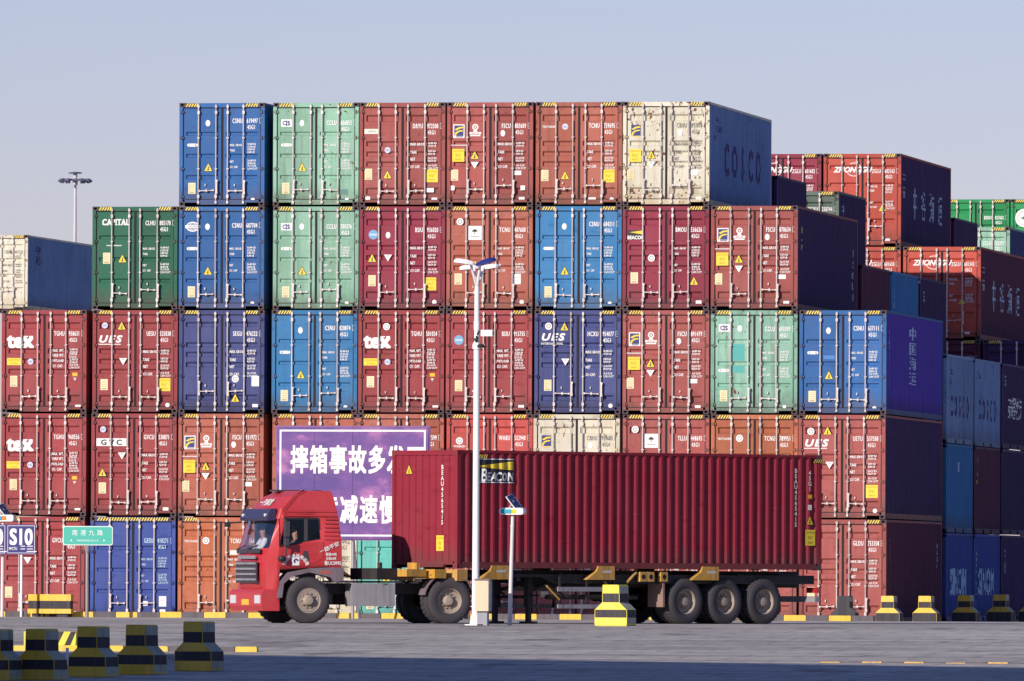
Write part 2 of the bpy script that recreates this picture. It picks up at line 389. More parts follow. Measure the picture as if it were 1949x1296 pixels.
def casting_mesh():
    b = MB(); w_, d, hh = 0.162, 0.178, 0.118
    o = [(0,0),(w_/2,0),(w_,0),(w_,hh/2),(w_,hh),(w_/2,hh),(0,hh),(0,hh/2)]
    c = (w_*0.52, hh*0.5); angs = [225, 270, 315, 0, 45, 90, 135, 180]
    i_ = [(c[0]+0.050*cos(radians(a)), c[1]+0.036*sin(radians(a))) for a in angs]
    for k in range(8):
        k2 = (k+1) % 8
        b.quad([(o[k][0],0,o[k][1]),(o[k2][0],0,o[k2][1]),(i_[k2][0],0,i_[k2][1]),(i_[k][0],0,i_[k][1])])
        b.quad([(i_[k][0],0,i_[k][1]),(i_[k2][0],0,i_[k2][1]),(i_[k2][0],0.07,i_[k2][1]),(i_[k][0],0.07,i_[k][1])], 1)
        b.quad([(o[k][0],0,o[k][1]),(o[k][0],d,o[k][1]),(o[k2][0],d,o[k2][1]),(o[k2][0],0,o[k2][1])])
    b.quad([(p[0],0.07,p[1]) for p in i_], 1); b.quad([(p[0],d,p[1]) for p in reversed(o)])
    return b.mesh('corner_casting', 2)
def corr(length, z0, z1, flip, pitch=0.278, depth=0.045):
    """vertical corrugation running along +Y in the plane x=0, crests at x=0, valleys at -depth"""
    n = max(1, round(length/pitch)); p = length/n; pts = []
    for k in range(n):
        for t, d in ((0, 0), (0.22, 0), (0.50, -depth), (0.72, -depth)): pts.append(((k+t)*p, d))
    pts.append((length, 0)); b = MB()
    for (a, da), (c, dc) in zip(pts, pts[1:]):
        q = [(da*flip, a, z0), (dc*flip, c, z0), (dc*flip, c, z1), (da*flip, a, z1)]
        b.quad(q if flip > 0 else q[::-1])
    return b.mesh('corrugated_wall', 1, fix=False)
def end_mesh(kind):
    L, H = DIM[kind]; n = 9; w_ = W-0.2; p = w_/n; b = MB(); pts = []
    for k in range(n):
        for t, d in ((0, 0), (0.72, 0), (0.80, -0.03), (0.92, -0.03)): pts.append((-w_/2+(k+t)*p, d))
    pts.append((w_/2, 0))
    for (a, da), (c, dc) in zip(pts, pts[1:]):
        b.quad([(c, L-0.02+dc, 0.17), (a, L-0.02+da, 0.17), (a, L-0.02+da, H-0.125), (c, L-0.02+dc, H-0.125)])
    return b.mesh('end_wall', 1, fix=False)
def roof_mesh(kind):
    L, H = DIM[kind]; b = MB(); n = int(L/0.4); y0 = 0.11; p = (L-0.22)/n
    for k in range(n):
        z = H-0.012-(0.015 if k % 2 else 0)
        b.box(-W/2+0.06, W/2-0.06, y0+k*p, y0+(k+1)*p, z-0.02, z)
    return b.mesh('container_roof', 1)
BANDS = {'A': [(23,36),(72,82),(91,101),(110,120),(159,172)], 'B': [(54,61.5),(95,102.5),(135,142.5)], 'C': [(24,33),(60,68),(100,108),(135,143)],
         'D': [(22,32),(60,70),(78,88),(97,107),(158,169)]}
def door_mesh(kind, style, side):
    """one door leaf: horizontal pressed recesses, hinge lumps on its outer edge; x from 0 (outer) to 1.08 (inner)"""
    L, H = DIM[kind]; b = MB(); w_ = 1.085; z0, z1 = 0.185, H-0.14; y = 0.03; xa, xb = 0.085, w_-0.075; k = H/193.0
    dep = 0.058 if style != 'B' else 0.046; bev = 0.012; tb = 0.050 if style != 'B' else 0.036
    bands = sorted((H-b1*k, H-a1*k) for a1, b1 in BANDS[style])
    S = lambda x: x*side
    b.quad([(S(0),y,z0),(S(xa),y,z0),(S(xa),y,z1),(S(0),y,z1)]); b.quad([(S(xb),y,z0),(S(w_),y,z0),(S(w_),y,z1),(S(xb),y,z1)])
    cur = z0
    for a, c in bands:
        a = max(a, z0+0.02); c = min(c, z1-0.02); e = 0.03
        b.quad([(S(xa),y,cur),(S(xb),y,cur),(S(xb),y,a),(S(xa),y,a)])
        b.quad([(S(xa),y,a),(S(xb),y,a),(S(xb-e),y+dep,a+bev*1.6),(S(xa+e),y+dep,a+bev*1.6)])
        b.quad([(S(xa+e),y+dep,a+bev*1.6),(S(xb-e),y+dep,a+bev*1.6),(S(xb-e),y+dep,c-tb),(S(xa+e),y+dep,c-tb)])
        b.quad([(S(xa+e),y+dep,c-tb),(S(xb-e),y+dep,c-tb),(S(xb),y,c),(S(xa),y,c)])
        b.quad([(S(xa),y,a),(S(xa+e),y+dep,a+bev*1.6),(S(xa+e),y+dep,c-tb),(S(xa),y,c)])
        b.quad([(S(xb),y,a),(S(xb),y,c),(S(xb-e),y+dep,c-tb),(S(xb-e),y+dep,a+bev*1.6)])
        cur = c
    b.quad([(S(xa),y,cur),(S(xb),y,cur),(S(xb),y,z1),(S(xa),y,z1)])
    b.quad([(S(0),y,z0),(S(0),y+0.05,z0),(S(0),y+0.05,z1),(S(0),y,z1)]); b.quad([(S(w_),y,z0),(S(w_),y,z1),(S(w_),y+0.05,z1),(S(w_),y+0.05,z0)])
    b.quad([(S(0),y,z0),(S(w_),y,z0),(S(w_),y+0.05,z0),(S(0),y+0.05,z0)]); b.quad([(S(0),y,z1),(S(0),y+0.05,z1),(S(w_),y+0.05,z1),(S(w_),y,z1)])
    me = b.mesh('door_leaf', 1, fix=False)
    # orient faces towards -Y
    bm = bmesh.new(); bm.from_mesh(me)
    bmesh.ops.remove_doubles(bm, verts=bm.verts, dist=1e-5); bm.normal_update()
    for f in bm.faces:
        if f.normal.y > 0.02: f.normal_flip()
    bm.to_mesh(me); bm.free(); return me
def hinge_mesh():
    b = MB(); b.box(-0.075, 0.05, -0.012, 0.026, -0.03, 0.03); b.cyl((-0.012, -0.018, -0.05), (-0.012, -0.018, 0.05), 0.017, n=6); return b.mesh('hinge', 1)
def gasket_mesh(kind):
    L, H = DIM[kind]; b = MB(); z0, z1 = 0.171, H-0.126
    b.box(-0.028, 0.028, 0.012, 0.06, z0, z1); 
    for s in (-1, 1): b.box(s*1.090, s*1.1185, 0.0285, 0.06, z0, z1)
    b.box(-1.10, 1.10, 0.0275, 0.06, z1-0.030, z1); b.box(-1.10, 1.10, 0.0275, 0.06, z0, z0+0.022)
    return b.mesh('door_gasket', 1)
def rod_mesh(kind):
    L, H = DIM[kind]; b = MB(); b.cyl((0,-0.034,0.09),(0,-0.034,H-0.045),0.020,n=8)
    for z in (0.10, H-0.10): b.box(-0.028,0.028,-0.052,-0.004,z-0.035,z+0.035)
    for z in (0.27, H-0.27): b.box(-0.030,0.034,-0.056,0.026,z-0.045,z+0.045)
    for f in (0.36, 0.66): b.box(-0.032,0.034,-0.050,0.026,H*f-0.016,H*f+0.016)
    return b.mesh('lock_rod', 1)
def lever_mesh():
    b = MB(); b.box(0.02,0.43,-0.060,-0.046,-0.011,0.011); b.box(0.195,0.245,-0.066,0.026,-0.034,0.034); b.cyl((0.22,-0.070,0.0),(0.22,-0.02,0.0),0.028,n=8)
    b.box(0.38,0.43,-0.066,0.026,-0.022,0.022); b.box(0.0,0.04,-0.062,-0.03,-0.026,0.026); b.box(0.165,0.195,-0.02,0.026,0.13,0.19)
    return b.mesh('door_lever', 1)
def grip_mesh():
    b = MB(); b.box(-0.018,0.018,-0.075,-0.05,-0.26,0.06); b.box(-0.03,0.03,-0.08,-0.03,0.03,0.10); b.box(-0.026,0.026,-0.085,-0.045,-0.30,-0.22)
    return b.mesh('door_grip', 1)
def strip_mesh(width):
    b = MB(); hh = 0.098; n = max(2, round(width/0.078)); p = width/n
    b.quad([(0,0,0),(width,0,0),(width,0,hh),(0,0,hh)], 1)
    for k in range(n):
        x = k*p; s_ = min(0.055, width-x-p*0.55)
        b.quad([(x,-0.002,0.004),(x+p*0.5,-0.002,0.004),(x+p*0.5+s_,-0.002,hh-0.004),(x+s_,-0.002,hh-0.004)], 0)
    return b.mesh('warning_strip', 2, fix=False)
CAST = casting_mesh()

# ---- marks; each is (mesh, materials) in its own frame, facing -Y
def m_tri():
    b = MB(); s = 0.135
    b.quad([(-s,0,-0.11),(s,0,-0.11),(0,0,0.135)],1); b.quad([(-s*0.82,-0.002,-0.098),(s*0.82,-0.002,-0.098),(0,-0.002,0.112)],0)
    b.quad([(-0.016,-0.004,-0.02),(0.016,-0.004,-0.02),(0.028,-0.004,0.035),(0,-0.004,0.02)],1); b.quad([(-0.03,-0.004,-0.075),(0.03,-0.004,-0.075),(0.012,-0.004,-0.025),(-0.012,-0.004,-0.025)],1)
    return b.mesh('warning_triangle',2,fix=False),[YEL,INK]
def m_inv():
    b = MB(); b.quad([(-0.115,0,0.085),(0,0,-0.105),(0.115,0,0.085)],0)
    add_text(b,'45',0,0.045,0.06,y=-0.002,mi=1); return b.mesh('weight_triangle',2,fix=False),[WHITE,GREYINK]
def m_plate():
    b = MB(); rect(b,0,0,0.21,0.31,0,0)
    for k in range(5): rect(b,0,0.10-k*0.05,0.15,0.012,-0.002,1)
    rect(b,0,-0.12,0.12,0.03,-0.002,1); return b.mesh('data_plate',2,fix=False),[PLATE,flat('plate_engraving',(0.42,0.36,0.20),0.5)]
def m_caut():
    b = MB(); rect(b,0,0,0.34,0.36,0,0); add_text(b,'CAUTION',0,0.12,0.068,y=-0.002,mi=1)
    add_text(b,"9'6\"",0,0.0,0.11,y=-0.002,mi=1); add_text(b,'HIGH',0,-0.11,0.075,y=-0.002,mi=1); return b.mesh('height_sticker',2,fix=False),[YEL,flat('olive_print',(0.38,0.28,0.012),0.6)]
def m_cautw():
    b = MB(); rect(b,0,0,0.39,0.20,0,0); add_text(b,'CAUTION',0,0.045,0.075,y=-0.002,mi=1); add_text(b,"9'6\" HIGH",0,-0.05,0.05,y=-0.002,mi=1); return b.mesh('height_sticker_wide',2,fix=False),[YEL,flat('olive_print',(0.38,0.28,0.012),0.6)]
def m_oval():
    b = MB(); disc(b,0,0,0.066,0.09,0,0); ring(b,0,0,0.025,0.033,-0.002,1,12); return b.mesh('oval_seal',2,fix=False),[WHITE,OFFW]
def m_capsule():
    b = MB(); rect(b,0,0,0.22,0.085,0,0); disc(b,-0.11,0,0.0425,0.0425,0,0); disc(b,0.11,0,0.0425,0.0425,0,0); return b.mesh('capsule_mark',1,fix=False),[WHITE]
def m_round():
    b = MB(); disc(b,0,0,0.10,0.10,0,0,18); ring(b,0,0,0.045,0.062,-0.002,1,14); return b.mesh('round_badge',2,fix=False),[WHITE,GREYINK]
def m_roundb():
    b = MB(); disc(b,0,0,0.085,0.085,0,0,18); add_text(b,'CIC',0,0,0.075,y=-0.002,mi=1); return b.mesh('round_badge_blue',2,fix=False),[flat('badge_lilac',(0.55,0.58,0.72),0.5),DKINK]
def m_bigblue():
    b = MB(); disc(b,0,0,0.135,0.135,0,0,20); rect(b,0,0,0.2,0.05,-0.002,1); return b.mesh('round_badge_large',2,fix=False),[BLUEB,PALEINK]
def m_small():
    b = MB(); disc(b,0,0,0.055,0.045,0,0); return b.mesh('small_seal',1,fix=False),[WHITE]
def m_smallr():
    b = MB(); disc(b,0,0,0.062,0.062,0,0); ring(b,0,0,0.02,0.03,-0.002,1,10); return b.mesh('small_round_seal',2,fix=False),[WHITE,OFFW]
def m_amber():
    b = MB(); rect(b,0,0,0.15,0.10,0,0); rect(b,0,0,0.11,0.03,-0.002,1); return b.mesh('amber_sticker',2,fix=False),[AMBER,YEL]
def m_invs():
    b = MB(); b.quad([(-0.05,0,0.04),(0,0,-0.05),(0.05,0,0.04)],0); return b.mesh('small_weight_triangle',1,fix=False),[OFFW]
def m_wh(w_,h_):
    def f():
        b = MB(); rect(b,0,0,w_,h_,0,0); rect(b,0,h_*0.12,w_*0.7,h_*0.1,-0.002,1); rect(b,0,-h_*0.18,w_*0.6,h_*0.08,-0.002,1); return b.mesh('white_sticker',2,fix=False),[WHITE,OFFW]
    return f
def m_tex():
    b = MB(); add_text(b,'tex',0,-0.02,0.56,strike=0.035,sx=1.0,gap=0.98,res=3)
    for x0,x1,z in ((0.10,0.23,0.075),(0.26,0.37,0.075),(0.10,0.22,-0.205),(0.25,0.40,-0.205),(-0.33,-0.17,-0.205)): rect(b,(x0+x1)/2,z,x1-x0,0.035,-0.004,0)
    return b.mesh('logo_lettering',1,fix=False),[WHITE]
def m_ues():
    b = MB(); add_text(b,'UES',0,0,0.27,strike=0.03,sx=1.25,shear=0.25,gap=1.25,res=3); rect(b,0,-0.155,0.64,0.022,0,0); return b.mesh('logo_lettering_slanted',1,fix=False),[WHITE]
def m_ues2():
    b = MB(); add_text(b,'UES',0,0.02,0.27,strike=0.03,sx=1.25,shear=0.25,gap=1.25,res=3); add_text(b,'INTERNATIONAL',0,-0.17,0.085,sx=0.95); return b.mesh('logo_lettering_slanted',1,fix=False),[WHITE]
def m_gvc():
    b = MB(); rect(b,0,0,0.86,0.215,0,0); add_text(b,'GVC',0,0,0.21,y=-0.003,mi=1,strike=0.02,sx=1.15,gap=1.5); return b.mesh('logo_plate_wide',2,fix=False),[WHITE,INK]
def m_cap():
    b = MB(); add_text(b,'CAPITAL',0,0,0.235,strike=0.02,sx=0.82,gap=1.05)
    for x in (-0.34,-0.22,-0.09,0.03,0.13,0.25,0.36): rect(b,x,-0.078,0.085,0.016,-0.001,0)
    return b.mesh('logo_lettering_serif',1,fix=False),[WHITE]
def m_line():
    b = MB(); add_text(b,'www.container-leasing.com',0,0,0.055,sx=0.62); rect(b,0,0,0.44,0.02,0,0); return b.mesh('small_print_line',1,fix=False),[WHITE]
def m_cs():
    b = MB(); rect(b,0,0,0.31,0.205,0,0)
    ring(b,-0.055,0,0.034,0.062,-0.002,1,10,radians(70),radians(290)); rect(b,-0.03,0.048,0.07,0.026,-0.002,1); rect(b,-0.03,-0.048,0.07,0.026,-0.002,1)
    add_text(b,'S',0.06,0,0.175,y=-0.002,mi=1,strike=0.03); rect(b,-0.005,0,0.03,0.16,-0.004,1); return b.mesh('logo_plate_monogram',2,fix=False),[WHITE,DKINK]
def m_globe():
    b = MB(); ring(b,0,0,0.118,0.14,0,0,22,sx=1.35)
    for z,w_ in ((0.075,0.30),(0.11,0.2),(-0.075,0.30),(-0.11,0.2)): rect(b,0,z,w_,0.014,-0.001,0)
    ring(b,0,0,0.118,0.135,-0.001,0,18,sx=0.6); rect(b,0,0,0.43,0.085,-0.002,0); add_text(b,'CHINA SHIPPING',0,0,0.05,y=-0.004,mi=1,sx=0.72); return b.mesh('globe_emblem',2,fix=False),[WHITE,DKINK]
def m_flor(border=True):
    def f():
        b = MB()
        if border: rect(b,0,0,0.32,0.38,0,0)
        rect(b,0,0.012,0.265,0.30,-0.002,1)
        b.quad([(-0.12,-0.004,0.05),(0.0,-0.004,0.115),(0.125,-0.004,0.125),(0.125,-0.004,0.085),(0.02,-0.004,0.07),(-0.065,-0.004,0.02)],2)
        b.quad([(-0.09,-0.004,-0.03),(0.0,-0.004,0.02),(0.11,-0.004,0.03),(0.11,-0.004,-0.005),(0.02,-0.004,-0.015),(-0.045,-0.004,-0.055)],2)
        b.quad([(-0.13,-0.004,-0.135),(-0.095,-0.004,-0.03),(-0.045,-0.004,-0.055),(-0.085,-0.004,-0.135)],2)
        rect(b,0.02,-0.16,0.2,0.022,-0.002,2 if not border else 1); return b.mesh('square_logo',3,fix=False),[WHITE,DKINK,YEL]
    return f
def m_emb():
    b = MB(); ring(b,0,0.10,0.052,0.088,0,0,18); disc(b,0,0.10,0.026,0.026,0,0); b.quad([(-0.03,0,0.02),(0.03,0,0.02),(0.07,0,-0.035),(-0.07,0,-0.035)],0)
    rect(b,0,-0.07,0.33,0.055,0,0); rect(b,0,-0.135,0.29,0.04,0,0); add_text(b,'SAFETY SEAL',0,-0.07,0.05,y=-0.002,mi=1,sx=0.75); return b.mesh('ring_emblem',2,fix=False),[WHITE,flat('rose_print',(0.4,0.16,0.16),0.6)]
def m_umb():
    b = MB(); rect(b,0,0,0.39,0.39,0,0); ring(b,0,0.03,0.0,0.075,-0.002,1,12,0,pi); rect(b,0,0.0,0.018,0.10,-0.003,1); rect(b,0,-0.10,0.24,0.014,-0.002,1); return b.mesh('umbrella_plate',2,fix=False),[WHITE,INK]
def m_beacon():
    b = MB(); rect(b,0,0,0.42,0.26,0,0); b.quad([(-0.17,-0.002,0.075),(0.21,-0.002,0.125),(0.21,-0.002,0.015)],1)
    add_text(b,'BEACON',0.01,-0.07,0.135,y=-0.003,mi=2,strike=0.025,sx=0.88); return b.mesh('beam_logo',3,fix=False),[INK,YEL,WHITE]
def m_txt(s,size,bold=0.03,sx=0.9):
    def f():
        b = MB(); add_text(b,s,0,0,size,bold=bold,sx=sx); return b.mesh('small_lettering',1,fix=False),[WHITE]
    return f
def m_zh():
    b = MB(); add_text(b,'ZHONGGU',0,0,0.24,strike=0.025,sx=0.98,shear=0.3,gap=0.95)
    ring(b,0.05,0.0,0.195,0.215,-0.001,0,20,radians(-150),radians(120),sx=1.15); return b.mesh('logo_lettering_swoosh',1,fix=False),[WHITE]
def m_label():
    b = MB(); rect(b,0,0,0.42,0.14,0,0); add_text(b,'UNIT45',0,0,0.07,y=-0.002,mi=1); return b.mesh('white_label',2,fix=False),[flat('label_ivory',(0.72,0.68,0.58),0.5),GREYINK]
def m_star():
    b = MB(); disc(b,0,0,0.33,0.33,0,0,24); ring(b,0,0,0.22,0.27,-0.002,1,22)
    b.quad([(0,-0.003,0.17),(0.04,-0.003,0.04),(0.17,-0.003,0),(0.04,-0.003,-0.04),(0,-0.003,-0.17),(-0.04,-0.003,-0.04),(-0.17,-0.003,0),(-0.04,-0.003,0.04)],2); return b.mesh('star_badge',3,fix=False),[WHITE,OFFW,flat('star_green',(0.01,0.2,0.06),0.5)]
MARK = {'tri':m_tri,'inv':m_inv,'plate':m_plate,'caut':m_caut,'cautw':m_cautw,'oval':m_oval,'capsule':m_capsule,'round':m_round,'roundb':m_roundb,
 'bigblue':m_bigblue,'small':m_small,'smallr':m_smallr,'amber':m_amber,'invs':m_invs,'w1':m_wh(0.21,0.12),'w2':m_wh(0.16,0.09),'w3':m_wh(0.21,0.29),'w4':m_wh(0.13,0.13),
 'tex':m_tex,'ues':m_ues,'ues2':m_ues2,'gvc':m_gvc,'cap':m_cap,'line':m_line,'cs':m_cs,'globe':m_globe,'flor':m_flor(),'florn':m_flor(False),'emb':m_emb,'umb':m_umb,
 'beacon':m_beacon,'texsm':m_txt('TEXTAINER',0.085),'maer':m_txt('WABASH',0.09),'zh':m_zh,'label':m_label,'star':m_star}
MNAME = {'tri':'warning_triangle','inv':'weight_triangle','plate':'data_plate','caut':'height_sticker','cautw':'height_sticker','oval':'seal','capsule':'capsule_mark','round':'round_badge','roundb':'round_badge',
 'bigblue':'round_badge','small':'seal','smallr':'seal','amber':'sticker','invs':'weight_triangle','w1':'sticker','w2':'sticker','w3':'sticker','w4':'sticker','tex':'logo','ues':'logo','ues2':'logo','gvc':'logo',
 'cap':'logo','line':'small_print','cs':'logo','globe':'logo','flor':'logo','florn':'logo','emb':'emblem','umb':'logo','beacon':'logo','texsm':'logo','maer':'logo','zh':'logo','label':'sticker','star':'logo'}
SPEC = {
 'A': [(0.30,78,'MAX.GROSS',('30,480 KG','67,200 LB')),(0.24,93,'TARE',('3,870 KG','8,530 LB')),(0.24,106,'NET',('26,610 KG','58,670 LB')),(0.27,120,'CU.CAP.',('76.4 CU.M','2,700 CU.FT'))],
 'T': [(0.32,76,'MAX. WT.',('30,480 KG','67,200 LB')),(0.32,85,'TARE WT.',('3,700 KG','8,160 LB')),(0.32,95,'PAYLOAD',('26,780 KG','59,040 LB')),(0.29,105,'CU. CAP.',('76.4 CU.M','2,700 CU.FT'))],
 'B': [(0.33,79,'MAX. GROSS',('30,480 KG','67,200 LB')),(0.26,89,'TARE',('3,800 KG','8,380 LB')),(0.26,110,'NET',('26,680 KG','58,820 LB')),(0.28,120,'CU. CAP',('76.3 CU.M','2,694 CU.FT'))],
 'Z': [(0.34,68,'MAX.GR.',('30,480 KG','67,200 LB')),(0.30,77,'TARE',('3,860 KG','8,510 LB')),(0.28,102,'NET',('26,620 KG','58,690 LB')),(0.31,111,'CU.CAP',('76.4 CU.M','2,700 CU.FT'))]}
def spec_mesh(kind, st):
    H = DIM[kind][1]; b = MB()
    for x, dy, lab, vals in SPEC[st]:
        z = H-dy/66.7; big = 0.110 if st in 'AT' else 0.095 if st == 'Z' else 0.085
        add_text(b, lab, 0.225, z, big, align='LEFT', sx=0.66, strike=0.014, gap=1.08, res=1)
        for i, v in enumerate(vals):
            add_text(b, v, 0.73, z+0.030-0.078*i, 0.078, align='LEFT', sx=0.66, strike=0.018, gap=1.08, res=1)
    return b.mesh('data_lettering', 1, fix=False)
def code_mesh(kind, code, num, size):
    H = DIM[kind][1]; b = MB(); z = H-(44 if kind == 'hc40' else 36)/66.7
    n, chk = num.split(); k = dict(gap=1.16, bold=0.004)
    for dx, dy in ((0, 0), (0.006, -0.0006)):
        add_text(b, code, 0.58+dx, z, 0.185, y=dy, align='RIGHT', sx=0.54, **k); add_text(b, n, 0.70+dx, z, 0.185, y=dy, align='LEFT', sx=0.50, **k)
        add_text(b, chk, 1.128+dx, z, 0.14, y=dy, sx=0.60, **k); add_text(b, size, 0.72+dx, z-0.18, 0.165, y=dy, align='LEFT', sx=0.56, **k)
    for x0,x1,z0,z1 in ((1.07,1.19,0.068,0.076),(1.07,1.19,-0.076,-0.068),(1.07,1.078,-0.076,0.076),(1.182,1.19,-0.076,0.076)): rect(b,(x0+x1)/2,z+(z0+z1)/2,x1-x0,z1-z0)
    return b.mesh('code_lettering', 1, fix=False)
RODX = (-0.645, -0.165, 0.175, 0.64)
CLEN = {}
def container(label, pos, col, kind='hc40', style='A', side=None, code=None, size='45G1', spec='A', marks=(), ink=None, group='stacked shipping containers',
              front=True, rotz=0, full=False, raise_code=False, sides=(), levers=None, endmarks=(), z_dy=None, pitch=0.0):
    L, H = DIM[kind]; cm = C[col]; sm = C[side or col]
    t = thing('shipping_container', label, 'container', pos, rotz, group)
    CLEN[label] = L
    if pitch: t.rotation_euler = (pitch, 0, rotz)
    obj('frame', cached(('fr', kind), lambda: frame_mesh(kind)), [cm, CHASS], t)
    for s in (-1, 1):
        obj('side_wall', cached(('sw', kind, s), lambda: corr(L-0.22, 0.165, H-0.07, s)), sm, t, (s*(W/2-0.004), 0.11, 0))
    obj('roof', cached(('rf', kind), lambda: roof_mesh(kind)), sm, t)
    obj('end_wall', cached(('ew', kind), lambda: end_mesh(kind)), sm, t)
    obj('door_gasket', cached(('gk', kind), lambda: gasket_mesh(kind)), GASK, t)
    for s in (-1, 1):
        d = obj('door', cached(('dr', kind, style, s), lambda: door_mesh(kind, style, -s)), cm, t, (s*1.112, 0, 0))
        if front:
            hm = cached('hinge', hinge_mesh)
            for f in (0.09, 0.36, 0.66, 0.91): obj('hinge', hm, cm, d, (s*0.02, 0, H*f), None, (-s, 1, 1))
    if not front: return t
    for x, mx in ((-W/2-0.002, 1), (W/2+0.002, -1)):
        for z in (0, H-0.118):
            obj('corner_casting', CAST, [CASTM, HOLE], t, (x, -0.003, z+0.0005), None, (mx, 1, 1))
    rm = cached(('rod', kind), lambda: rod_mesh(kind))
    RX = [x+random.uniform(-0.022, 0.022) for x in RODX]
    for x in RX: obj('lock_rod', rm, GALV, t, (x, 0, 0))
    lv, gp = cached('lev', lever_mesh), cached('grip', grip_mesh)
    zl = 0.44 if style in 'BA' else 0.60
    v = levers if levers is not None else random.choice((0, 1, 2))
    jit = random.uniform(-0.04, 0.06)
    obj('door_handle', lv, GALV, t, (RX[0]+0.02, 0, zl+jit), (0, random.uniform(-0.05, 0.05), 0)); obj('door_handle', lv, GALV, t, (RX[2]+0.02, 0, zl+(0.12 if v == 1 else jit)), (0, random.uniform(-0.05, 0.05), 0))
    obj('door_handle', gp, GALV, t, (RX[0 if v < 2 else 1]+0.03, 0, zl+0.2)); obj('door_handle', gp, GALV, t, (RX[3 if v else 2]+0.03, 0, zl+0.18))
    if full:
        obj('warning_strip', cached('fs', lambda: strip_mesh(2.05)), [STRY, INK], t, (-1.025, -0.004, H-0.112))
    else:
        for x in (-1.04, 0.66): obj('warning_strip', cached('ws', lambda: strip_mesh(0.38)), [STRY, INK], t, (x, -0.004, H-0.112))
    ik = ink or WHITE
    if code: obj('lettering', code_mesh(kind, *code, size), ik, t, (0, 0.024, 0 if z_dy is None else z_dy))
    if spec: obj('lettering', cached(('sp', kind, spec), lambda: spec_mesh(kind, spec)), ik, t, (0, 0.024, 0))
    for mk in marks:
        nm, dx, dy = mk
        me, ms = cached(('mk', nm), MARK[nm])
        obj(MNAME[nm], me, ms, t, (-1.219+dx/66.5, 0.0235, H-dy/66.7))
    return t

XC = lambda c: -W/2-(9-c)*CP-(0.203 if c <= 2 else 0)+(-0.06 if c == 0 else 0.045 if c <= 2 else 0.03 if c == 3 else 0)       # column centre
ORD = ['first','second','third','fourth','fifth','sixth','seventh','eighth','ninth','tenth']
TIER = {1:'bottom',2:'second',3:'third',4:'fourth',5:'fifth'}
CSN = [('oval',54,38),('capsule',25,79),('tri',55,121),('plate',24,160),('small',140,181)]
FLO = [('flor',22,54),('emb',53,53),('line',22,80),('caut',21,99),('tri',52,99),('inv',52,117),('plate',14,136),('oval',105,58),('w1',133,132),('w2',141,180)]
TEXM = [('tex',35,55),('cautw',23,97),('roundb',55,97),('plate',23,134),('amber',140,121),('invs',140,130),('w2',146,181)]
def wall(c, r, col, desc, **kw):
    lab = f'{desc}, {TIER[r]} tier of {ORD[c]} front stack from left'
    return container(lab, (XC(c)+random.uniform(-0.018, 0.018), random.uniform(-0.04, 0.05), (r-1)*RP), col, rotz=random.uniform(-0.0025, 0.0025), group='containers in the front wall of stacks', **kw)
# tier 5
wall(2,5,'blue','blue container',style='B',code=('CSNU','619497 5'),spec='B',marks=CSN,z_dy=0.16)
wall(3,5,'foam','pale sea-green container with white monogram plate',style='B',code=('CCLU','606853 0'),spec='B',marks=[('cs',25,38)]+CSN,z_dy=0.1)
wall(4,5,'rust','red-brown container with ivory label at left',code=('DRYU','972508 6'),marks=[('label',23,54),('roundb',53,89),('plate',17,134),('tri',53,135),('caut',137,137),('w1',134,164),('w2',142,181),('w4',16,180)])
wall(5,5,'rust','red-brown container with square and ring emblems',code=('FSCU','803609 8'),marks=FLO+[('w4',10,160),('w4',143,160)])
wall(6,5,'brick','brick-orange container with yellow sticker low at right',code=('TCNU','759695 2'),marks=[('texsm',25,46),('roundb',55,46),('plate',17,137),('tri',55,137),('caut',137,138),('w1',106,182),('smallr',143,182)])
wall(7,5,'beige','rust-spotted beige container with faded blue side',side='cosco',ink=GREYINK,code=('CBHU','893098 0'),marks=[('florn',24,54),('caut',23,100),('tri',53,99),('inv',53,117),('plate',14,136),('oval',107,58),('w1',134,132),('w2',142,180)])
# tier 4
wall(1,4,'green','dark green container with serif lettering',style='B',code=('CLHU','805170 3'),spec='B',marks=[('cap',44,29),('line',41,73),('plate',27,97),('tri',57,98)],z_dy=0.2)
wall(2,4,'blue','blue container with white globe emblem',style='B',code=('CSNU','607704 2'),spec='B',marks=[('globe',26,38)]+CSN,z_dy=0.13)
wall(3,4,'foam','pale sea-green container with white monogram plate',style='B',code=('CCLU','700376 2'),spec='B',marks=[('cs',25,38)]+CSN,z_dy=0.1)
wall(4,4,'crimson','crimson container with large pale blue badge',code=('BSIU','936020 0'),spec='A',marks=[('bigblue',26,53),('oval',54,54),('tri',24,97),('inv',54,96),('plate',24,139),('caut',134,145),('smallr',142,179)])
wall(5,4,'brick','brick-red container with white umbrella plate',code=('TCNU','407600 3'),spec='B',marks=[('round',25,29),('umb',53,50),('tri',54,109),('plate',22,136),('w3',133,136),('smallr',142,179)])
wall(6,4,'sky','sky-blue container',style='B',code=('CSNU','604211 3'),spec='B',marks=CSN,z_dy=0.16)
wall(7,4,'crimson','crimson container with black and yellow beam logo',code=('BMOU','536626 0'),spec='B',marks=[('beacon',24,54),('round',54,97),('plate',22,134),('tri',134,140),('w2',143,179)])
wall(8,4,'rust','red-brown container with square and ring emblems',side='dark',code=('FSCU','870634 3'),marks=FLO)
